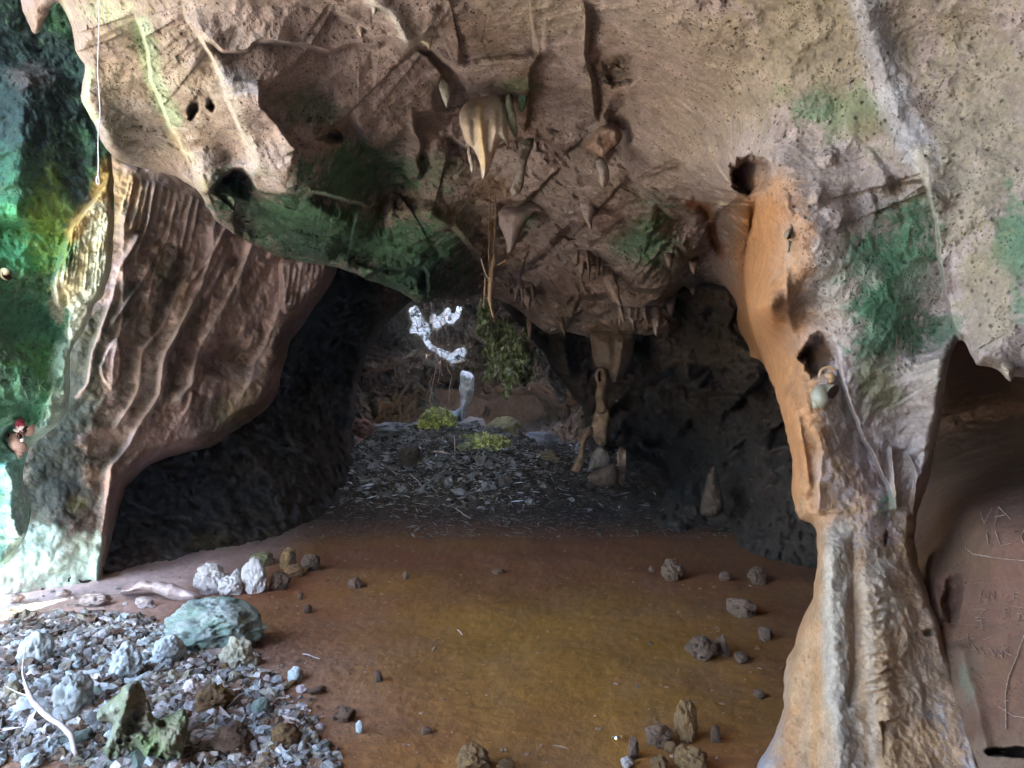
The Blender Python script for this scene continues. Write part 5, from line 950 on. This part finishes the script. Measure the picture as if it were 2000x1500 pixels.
def tube(name, pts, rad, mat, sides=7, parent=None, wob=0, seed=0, sub=4):
    P = np.array(pts, float); r = np.array(rad if hasattr(rad, '__len__') else [rad] * len(P), float)
    n = (len(P) - 1) * sub + 1; t = np.linspace(0, len(P) - 1, n); i = np.clip(t.astype(int), 0, len(P) - 2); f = (t - i)[:, None]
    p0 = P[np.clip(i - 1, 0, len(P) - 1)]; p1 = P[i]; p2 = P[i + 1]; p3 = P[np.clip(i + 2, 0, len(P) - 1)]
    C = .5 * (2 * p1 + (p2 - p0) * f + (2 * p0 - 5 * p1 + 4 * p2 - p3) * f ** 2 + (3 * p1 - p0 - 3 * p2 + p3) * f ** 3); rr_ = np.interp(t, range(len(P)), r)
    if wob: C += wob * np.stack([fbm(C, 6, 3, seed + c) for c in range(3)], -1); rr_ = rr_ * (1 + .35 * fbm(C, 25, 2, seed + 7))
    V = []; u = None
    for k in range(n):
        d = C[min(k + 1, n - 1)] - C[max(k - 1, 0)]; d /= np.linalg.norm(d) + 1e-9
        if u is None: u = np.cross(d, [.3, .8, .52]); 
        u = u - d * (u @ d); u /= np.linalg.norm(u) + 1e-9; v = np.cross(d, u)
        for s_ in range(sides):
            a = 2 * math.pi * s_ / sides; V.append(C[k] + (u * math.cos(a) + v * math.sin(a)) * rr_[k])
    Q_ = [[k * sides + s_, k * sides + (s_ + 1) % sides, (k + 1) * sides + (s_ + 1) % sides, (k + 1) * sides + s_] for k in range(n - 1) for s_ in range(sides)]
    V += [C[0], C[-1]]; T = []
    for s_ in range(sides): T.append([n * sides, (s_ + 1) % sides, s_, s_]); T.append([n * sides + 1, (n - 1) * sides + s_, (n - 1) * sides + (s_ + 1) % sides] * 1)
    bm = bmesh.new(); vs = [bm.verts.new(x) for x in V]
    for q in Q_: bm.faces.new([vs[a] for a in q])
    for s_ in range(sides):
        bm.faces.new([vs[n * sides], vs[(s_ + 1) % sides], vs[s_]]); bm.faces.new([vs[n * sides + 1], vs[(n - 1) * sides + s_], vs[(n - 1) * sides + (s_ + 1) % sides]])
    me = bpy.data.meshes.new(name); bm.to_mesh(me); bm.free(); me.polygons.foreach_set('use_smooth', [True] * len(me.polygons)); me.materials.append(mat)
    o = bpy.data.objects.new(name, me); COL.objects.link(o)
    if parent: o.parent = parent; o.matrix_parent_inverse = Matrix.Translation(-parent.location)
    return o
def join_into(name, objs, parent=None):
    bm = bmesh.new()
    for o in objs: bm.from_mesh(o.data)
    me = bpy.data.meshes.new(name); bm.to_mesh(me); bm.free(); me.materials.append(objs[0].data.materials[0]); me.polygons.foreach_set('use_smooth', [True] * len(me.polygons))
    for o in objs: m = o.data; bpy.data.objects.remove(o); bpy.data.meshes.remove(m)
    o = bpy.data.objects.new(name, me); COL.objects.link(o)
    if parent: o.parent = parent; o.matrix_parent_inverse = Matrix.Translation(-parent.location)
    return o
M_STR = plain('white_string', (.72, .72, .76), .7); M_ROOT = plain('dry_root', (.17, .115, .08), .8, bump=.4); M_WOOD = plain('dead_wood', (.17, .115, .075), .8, bump=.5, scale=30); M_GREYW = plain('grey_wood', (.34, .29, .28), .8, bump=.5, scale=30); M_PALER = plain('pale_root', (.55, .42, .38), .8)
M_CHALK = plain('scratched_stone', (.27, .20, .15), .9); M_CHALKG = plain('scratched_green_stone', (.46, .62, .55), .9); M_DIM = plain('faint_scratch', (.18, .13, .1), .9)

# string with a loop at its end
D = 3.2; t = empty('string', W(192, 0, D)); tag(t, 'thin white string hanging at upper left with a small loop at its end', 'string')
tube('cord', [W(x, y, D) for x, y in ((198, -160), (194, -60), (195, 0), (193, 60), (191, 120), (193, 180), (195, 220), (191, 260), (192, 310), (191, 344))], .0022, M_STR, parent=t, wob=.004)
tube('loop', [W(x, y, D) for x, y in ((191, 342), (188, 350), (189, 358), (192, 360), (194, 356), (193, 348), (191, 342))], .0018, M_STR, parent=t)
# two thin roots from the ceiling carrying a broken branch
def rt(name, pts, D, rad, lab, cat, mat=M_ROOT, wob=.02, seed=0, group=None):
    o = tube(name, [W(x, y, D + (dz[0] if dz else 0)) for x, y, *dz in pts], rad, mat, wob=wob, seed=seed); tag(o, lab, cat, group); return o
rt('hanging_root', [(958, 345), (957, 400), (956, 450), (955, 500), (955, 548)], 6.6, .0042, 'left one of two thin brown roots hanging from the ceiling', 'root', seed=1)
rt('hanging_root', [(970, 345), (968, 400), (967, 450), (965, 500), (964, 520)], 6.6, .0042, 'right one of two thin brown roots hanging from the ceiling', 'root', seed=2)
t = empty('broken_branch', W(962, 520, 6.6)); tag(t, 'broken brown branch hanging upright on the thin roots', 'branch')
tube('stem', [W(x, y, 6.62) for x, y in ((965, 498), (963, 520), (960, 545), (957, 570), (956, 584), (959, 596), (964, 620))], [.008, .016, .022, .022, .02, .012, .008], M_WOOD, parent=t, wob=.012, seed=5)
tube('twig', [W(x, y, 6.58) for x, y in ((971, 518), (980, 514), (988, 507), (986, 512), (991, 514))], [.004, .012, .006, .01, .003], M_WOOD, parent=t, seed=6)
tube('twig', [W(x, y, 6.55) for x, y in ((940, 506), (945, 525), (951, 540), (957, 545))], .004, M_GREYW, parent=t, seed=7)
rt('hanging_root', [(948, 540), (947, 560), (946, 585), (945, 600)], 6.6, .007, 'short thin root dangling left of the broken branch', 'root', seed=3)
# roots falling into the back chamber
RL = [([(841, 590), (846, 660), (850, 700), (848, 735), (843, 760), (844, 792)], 'longest pale root in the bright back chamber, reaching almost to the moss'), ([(863, 620), (862, 680), (861, 735)], 'straight middle root in the bright back chamber'), ([(873, 610), (871, 640), (877, 655), (876, 720), (878, 788)], 'rightmost thin root in the bright back chamber'),
      ([(852, 640), (854, 700), (851, 730)], 'short root crossing the longest one in the back chamber'), ([(862, 700), (856, 738), (862, 755)], 'forked root tip low in the back chamber'), ([(868, 600), (870, 650)], 'short root high in the bright back chamber'), ([(846, 730), (838, 745), (836, 770)], 'curled root tip left of the longest root')]
for k, (pts, lab) in enumerate(RL): rt('hanging_root', pts, 15.4, .008 - .0004 * k, lab, 'root', M_PALER, wob=.12, seed=11 + k)
# lacy twigs and leaves where the chamber opens to the sky
M_DTW = plain('dark_twig', (.06, .05, .045), .9); rl = np.random.RandomState(9); tw = []
for k in range(46):
    x, y = rl.uniform(795, 915), rl.uniform(590, 700); a = rl.uniform(0, 6.28); L = rl.uniform(8, 26); tw.append(tube('twig', [W(x, y, 18.7), W(x + L * .5 * math.cos(a) + 2, y + L * .5 * math.sin(a), 18.8), W(x + L * math.cos(a), y + L * math.sin(a), 18.6)], .007, M_DTW, sides=5))
o = join_into('dead_twigs', tw); tag(o, 'tangle of fine dead twigs and leaves across the bright sky openings', 'twigs', kind='stuff'); 
# branch on the rubble, sticks on the mound and floor
def gp(px, py, up=.02): x, D_, z = ground_at(px, py); return (x, D_, z + up)
t = empty('bare_branch', gp(180, 1440)); tag(t, 'bare grey branch lying across the left rubble', 'branch')
tube('stem', [gp(48, 1380, .12), gp(60, 1416, .13), gp(90, 1446, .12), (np.array(gp(130, 1476, .10))), gp(150, 1500, .06)], [.007, .012, .014, .012, .009], M_GREYW, parent=t, wob=.02, seed=21)
tube('twig', [gp(56, 1404, .13), gp(44, 1382, .18), gp(50, 1350, .22)], [.007, .005, .002], M_GREYW, parent=t, seed=22)
tube('twig', [gp(60, 1416, .13), gp(36, 1402, .12), gp(10, 1380, .1)], [.005, .004, .002], M_GREYW, parent=t, seed=23)
ST = [((700, 884), (735, 905), (775, 930), .012, 'long thin stick lying down the left front of the mound'), ((708, 904), (730, 912), (750, 920), .010, 'short stick at the left foot of the mound'), ((842, 884), (862, 882), (885, 890), .014, 'pale curved stick across the front of the mound'), ((887, 850), (889, 876), (888, 895), .010, 'thin pale stick standing upright on the mound'),
      ((800, 930), (815, 944), (826, 960), .009, 'fine stick in the dark leaves low on the mound'), ((890, 1000), (905, 1012), (918, 1018), .007, 'small twig where the mound meets the red floor'), ((893, 1242), (898, 1247), (904, 1250), .003, 'tiny pale twig alone on the middle of the floor'), ((590, 1290), (600, 1294), (625, 1296), .004, 'thin twig at the edge of the rubble by the boulder')]
for k, (a, b, c, r_, lab) in enumerate(ST):
    if a[1] < 900 and k in (2, 3): pts = [W(x, y, 13.2) for x, y in (a, b, c)]
    else: pts = [gp(*a, .04), gp(*b, .05), gp(*c, .03)]
    o = tube('stick', pts, r_, M_PALER if k in (2, 3, 6) else M_GREYW, wob=.02, seed=60 + k); tag(o, lab, 'stick')

# ------------------------------------------------------------------ shells
M_SHELL = plain('pink_shell', (.62, .42, .36), .45, .5, bump=.2, scale=25, vary=.25); M_SHELLY = plain('cream_shell', (.66, .55, .34), .45, .5, bump=.2, scale=25); M_SHELLD = plain('dark_shell', (.13, .10, .065), .6, .4, bump=.5, scale=30); M_SHELLG = plain('grey_shell', (.2, .19, .14), .5, .4, bump=.2, scale=20); M_SHELLB = plain('tan_shell', (.33, .21, .11), .5, .4, bump=.3, scale=20)
M_RED = plain('red_cloth', (.62, .10, .16), .9, bump=.4); M_WHITE = plain('white_ribbon', (.75, .68, .70), .7); M_HOLE = plain('shell_mouth', (.09, .05, .035), .6)
def spiral(name, size, turns, height, mat, axis_, up, loc, parent=None, growth=2.1, ribs=0, flare=1.15, twist=0):
    """a coiled shell: a tube of growing radius wound round an axis; the apex points along axis_"""
    A = Vector(axis_).normalized(); U = Vector(up); U = (U - A * U.dot(A)).normalized(); B = A.cross(U); bm = bmesh.new(); rings = []; n = int(turns * 26); sd_ = 18
    for k in range(n + 1):
        t = k / n; th = t * turns * 2 * math.pi + twist; g = growth ** (-(1 - t) * turns); R0 = .42 * g; r0 = .50 * g * (1 + (flare - 1) * ss(.86, 1, np.array(t))); h = height * (1 - g)
        c = (U * math.cos(th) + B * math.sin(th)) * R0 + A * h; e1 = (U * math.cos(th) + B * math.sin(th)); ring = []
        for j in range(sd_):
            a = 2 * math.pi * j / sd_; rib = 1 + (.05 * math.sin(th * ribs) if ribs else 0) + (.12 if j in (3, 4) and ribs else 0)
            ring.append(bm.verts.new((c + (e1 * math.cos(a) + A * math.sin(a) * 1.35) * r0 * rib) * size + Vector(loc)))
        rings.append(ring)
    for k in range(n):
        for j in range(sd_): bm.faces.new([rings[k][j], rings[k][(j + 1) % sd_], rings[k + 1][(j + 1) % sd_], rings[k + 1][j]])
    bm.faces.new(rings[0])
    c = bm.verts.new(sum((v.co for v in rings[-1]), Vector()) / sd_ - (rings[-1][0].co - rings[-2][0].co).normalized() * size * .25)
    mouth = [bm.faces.new([rings[-1][j], rings[-1][(j + 1) % sd_], c]) for j in range(sd_)]
    for f in bm.faces: f.smooth = True
    for f in mouth: f.material_index = 1
    bmesh.ops.recalc_face_normals(bm, faces=bm.faces); me = bpy.data.meshes.new(name); bm.to_mesh(me); bm.free(); me.materials.append(mat); me.materials.append(M_HOLE)
    o = bpy.data.objects.new(name, me); COL.objects.link(o)
    if parent: o.parent = parent; o.matrix_parent_inverse = Matrix.Translation(-parent.location)
    return o
# bundle of three pink conches tied with ribbon and red cloth, hung on the green wall
Dw = gw_at(36, 850) - .10; s_ = Dw / F
t = empty('shell_bundle', W(38, 850, Dw)); tag(t, 'bundle of pinkish conch shells tied with white ribbon and red cloth on the green wall', 'shells')
spiral('shell', 21 * s_, 4.2, 1.7, M_SHELL, (-.12, .1, -1), (0, -1, 0), W(39, 862, Dw - .03), t, ribs=0)
spiral('shell', 15 * s_, 4, 1.4, M_SHELL, (-.5, .3, .6), (0, -1, .3), W(26, 857, Dw), t)
spiral('shell', 19 * s_, 4, 1.4, M_SHELL, (.45, .5, .7), (0, -1, .2), W(48, 848, Dw + .01), t)
rb = [tube('ribbon', [W(x, y, Dw - .10) for x, y in p], r_, M_WHITE) for p, r_ in ((((26, 839), (32, 841), (38, 842), (45, 843)), [.006, .012, .01, .006]), (((36, 840), (41, 836), (47, 833)), [.008, .016, .005]), (((33, 838), (34, 832)), .005), (((40, 860), (44, 859), (46, 856)), [.01, .014, .004]))]
for o in rb: o.parent = t; o.matrix_parent_inverse = Matrix.Translation(-t.location)
tube('strap', [W(x, y, Dw - .11) for x, y in ((38, 843), (43, 846), (46, 850), (48, 854))], .008, plain('dark_ribbon', (.10, .045, .04), .7), parent=t)
rc = [tube('c', [W(x, y, Dw - .03 - .01 * k) for x, y in p], r_, M_RED, wob=.02, seed=k) for k, (p, r_) in enumerate(((((37, 842), (37, 834), (34, 826), (30, 824)), [.012, .026, .030, .012]), (((38, 840), (39, 830), (38, 822), (41, 818)), [.012, .024, .034, .016]), (((36, 836), (33, 828), (37, 820)), [.015, .022, .012])))]
join_into('red_cloth', rc, t)
# cream snail shell on the green wall
Dw = gw_at(14, 532) - .04; o = spiral('snail_shell', 15 * Dw / F, 3.2, .5, M_SHELLY, (-.2, -1, .1), (0, 0, 1), W(12, 533, Dw), ribs=0, twist=2.2); tag(o, 'cream coiled snail shell stuck on the green wall at the left edge', 'shell')
# on the column: grey conch with a broken brown one above, and a dark spiny one higher up
Dc = near_at(1612, 770) - .05; s_ = Dc / F
o = spiral('conch_shell', 33 * s_, 3.6, 1.2, M_SHELLG, (-.55, .25, -.75), (.5, -1, .1), W(1614, 768, Dc), ribs=0, twist=.6); tag(o, 'large grey green conch shell lodged in the niche of the column', 'shell')
Dc2 = near_at(1622, 740) - .03; t = empty('broken_shell', W(1620, 740, Dc2)); tag(t, 'broken tan shell arched over the grey conch in the column niche', 'shell')
tube('shell_arch', [W(x, y, Dc2 - .02) for x, y in ((1600, 738), (1603, 726), (1611, 719), (1622, 718), (1632, 724))], [.004, .008, .007, .009, .006], M_SHELLB, parent=t, wob=.006)
spiral('shell_body', 16 * s_, 2.5, .7, M_SHELLB, (.3, .3, .9), (-.3, -1, 0), W(1618, 738, Dc2), t)
Dd = near_at(1545, 462) - .03; s_ = Dd / F; t = empty('spiny_shell', W(1545, 460, Dd)); tag(t, 'small dark spiny shell stuck high on the orange column', 'shell')
spiral('shell_body', 15 * s_, 3, 1.0, M_SHELLD, (.5, .2, .8), (-.6, -1, -.2), W(1542, 462, Dd), t, ribs=7)
for x0, y0, x1, y1 in ((1552, 452, 1557, 444), (1556, 458, 1563, 456), (1540, 470, 1542, 492), (1544, 472, 1538, 494), (1546, 446, 1544, 438)):
    tube('spine', [W(x0, y0, Dd - .01), W((x0 + x1) / 2, (y0 + y1) / 2, Dd - .015), W(x1, y1, Dd)], [.006, .005, .002], M_SHELLD, parent=t)
# a bit of foil glinting by the right hand pile
x, D_, z = ground_at(1204, 1452); bm = bmesh.new(); r_ = random.Random(3)
vs = [bm.verts.new((x + (i - 2) * .010 + r_.uniform(-.004, .004), D_ + j * .012, z + .012 + r_.uniform(0, .016))) for j in range(4) for i in range(6)]
for j in range(3):
    for i in range(5): bm.faces.new([vs[j * 6 + i], vs[j * 6 + i + 1], vs[j * 6 + i + 7], vs[j * 6 + i + 6]])
me = bpy.data.meshes.new('foil_scrap'); bm.to_mesh(me); bm.free(); m = plain('foil', (.9, .85, .7), .18, .6); m.node_tree.nodes['Principled BSDF'].inputs['Metallic'].default_value = 1; me.materials.append(m); o = bpy.data.objects.new('foil_scrap', me); COL.objects.link(o); tag(o, 'tiny crumpled scrap of shiny foil on the floor left of the right hand pile', 'scrap')

# ------------------------------------------------------------------ scratched writing
def scratch(name, strokes, at, wpx, mat, par, lift=.004):
    Vs, Fs = [], []; k = 0; rs_ = random.Random(len(strokes))
    for st in strokes:
        pts = []
        for a, b in zip(st[:-1], st[1:]):
            n = max(1, int(math.hypot(b[0] - a[0], b[1] - a[1]) / 3))
            pts += [(a[0] + (b[0] - a[0]) * i / n, a[1] + (b[1] - a[1]) * i / n) for i in range(n)]
        pts.append(st[-1]); pts = [(x + rs_.uniform(-.5, .5), y + rs_.uniform(-.5, .5)) for x, y in pts]
        for i, (x, y) in enumerate(pts):
            q0, q1 = pts[max(i - 1, 0)], pts[min(i + 1, len(pts) - 1)]; dx, dy = q1[0] - q0[0], q1[1] - q0[1]; L = math.hypot(dx, dy) + 1e-6; w_ = wpx * rs_.uniform(.15, .45)
            nx, ny = -dy / L * w_, dx / L * w_; d = min(at(x - 2, y), at(x + 2, y), at(x, y - 2), at(x, y + 2), at(x, y)) - lift
            Vs += [W(x - nx, y - ny, d + .004), W(x, y, d - .002), W(x + nx, y + ny, d + .004)]
            if i: Fs += [[k - 3, k, k + 1, k - 2], [k - 2, k + 1, k + 2, k - 1]]
            k += 3
    o = mesh_np(name, np.array(Vs), np.array(Fs), None, mat); o.parent = par; return o
scratch('scratched_writing', [[(1915, 1000), (1922, 1022), (1938, 992)], [(1942, 1028), (1950, 990), (1974, 1014)], [(1944, 1010), (1962, 1006)], [(1926, 1038), (1931, 1064)], [(1944, 1036), (1952, 1060), (1956, 1066), (1976, 1061)], [(2000, 1034), (1994, 1046), (1998, 1060), (2004, 1064)],
    [(1880, 1032), (1886, 1070), (1900, 1082), (1940, 1089), (1975, 1093), (2006, 1096)]], rw_at, 2.6, M_CHALK, rw)
scratch('scratched_writing', [[(1912, 1176), (1916, 1152), (1926, 1170)], [(1913, 1164), (1924, 1162)], [(1930, 1172), (1930, 1156), (1941, 1170), (1940, 1154)], [(1904, 1190), (1928, 1190), (1904, 1206), (1930, 1206)], [(1914, 1203), (1904, 1212), (1922, 1213)], [(1916, 1208), (1918, 1228)],
    [(1962, 1206), (1961, 1186), (1970, 1188), (1970, 1194), (1962, 1196), (1970, 1204)], [(1986, 1198), (1996, 1199), (2000, 1208), (1988, 1212), (1990, 1202)], [(1978, 1184), (1998, 1187)], [(1980, 1156), (1978, 1172)], [(1980, 1157), (1990, 1158)], [(1979, 1164), (1988, 1164)]], rw_at, 1.6, M_CHALK, rw)
scratch('scratched_writing', [[(1889, 1236), (1892, 1264)], [(1904, 1247), (1891, 1248), (1909, 1274)], [(1914, 1262), (1916, 1268), (1924, 1280)], [(1919, 1250), (1931, 1245)], [(1932, 1264), (1944, 1284), (1944, 1268), (1958, 1285), (1954, 1270)], [(1964, 1284), (1963, 1264), (1972, 1268), (1964, 1274), (1976, 1280)]], rw_at, 1.8, M_CHALK, rw)
scratch('scratched_line', [[(1845, 1216), (1880, 1220), (1930, 1222), (1980, 1222), (2006, 1228)], [(1882, 1142), (1920, 1137), (1960, 1144), (2006, 1152)], [(1898, 1184), (1940, 1180)]], rw_at, 1.2, M_DIM, rw)
scratch('scratched_line', [[(2003, 1236), (1992, 1262), (1984, 1288), (1970, 1320), (1964, 1352), (1964, 1380), (1965, 1424)], [(1960, 1370), (1972, 1368)], [(1950, 1380), (1980, 1398), (2004, 1402)]], rw_at, 3.0, M_CHALK, rw)
scratch('scratched_arch', [[(1750, 700), (1751, 660), (1756, 642), (1764, 635), (1774, 641), (1781, 656), (1780, 690), (1779, 726)]], near_at, 1.4, M_CHALK, ceil_o)
scratch('scratched_writing', [[(36, 740), (46, 762), (55, 780), (62, 789)], [(36, 740), (46, 737), (58, 738), (62, 748), (52, 756), (46, 760)], [(48, 762), (64, 764), (72, 772), (70, 782), (62, 788)], [(74, 740), (78, 762)], [(86, 742), (78, 752), (90, 764)], [(92, 748), (96, 732), (102, 752)], [(106, 722), (110, 748)]], gw_at, 2.0, M_CHALKG, gw)
scratch('scratched_writing', [[(-6, 828), (-1, 818), (3, 828)], [(10, 816), (4, 818), (7, 826), (12, 824)], [(14, 816), (18, 822)], [(19, 814), (22, 820)], [(16, 819), (21, 817)]], gw_at, 1.6, M_CHALKG, gw)

# ------------------------------------------------------------------ the dusty air of the cave
bm = bmesh.new(); bmesh.ops.create_cube(bm, size=1)
for v in bm.verts: v.co = Vector((v.co.x * 92, v.co.y * 92, -1.6 + (v.co.z + .5) * 11.4))
me = bpy.data.meshes.new('haze'); bm.to_mesh(me); bm.free(); hz = bpy.data.materials.new('dusty_air'); hz.use_nodes = True; t = hz.node_tree
t.nodes.remove(t.nodes['Principled BSDF']); pv = t.nodes.new('ShaderNodeVolumePrincipled'); pv.inputs['Color'].default_value = (.85, .9, 1, 1); pv.inputs['Density'].default_value = .0012; pv.inputs['Anisotropy'].default_value = .2
t.links.new(pv.outputs[0], t.nodes['Material Output'].inputs['Volume']); me.materials.append(hz); o = bpy.data.objects.new('haze', me); COL.objects.link(o); tag(o, kind='stuff')
S.cycles.volume_bounces = 0
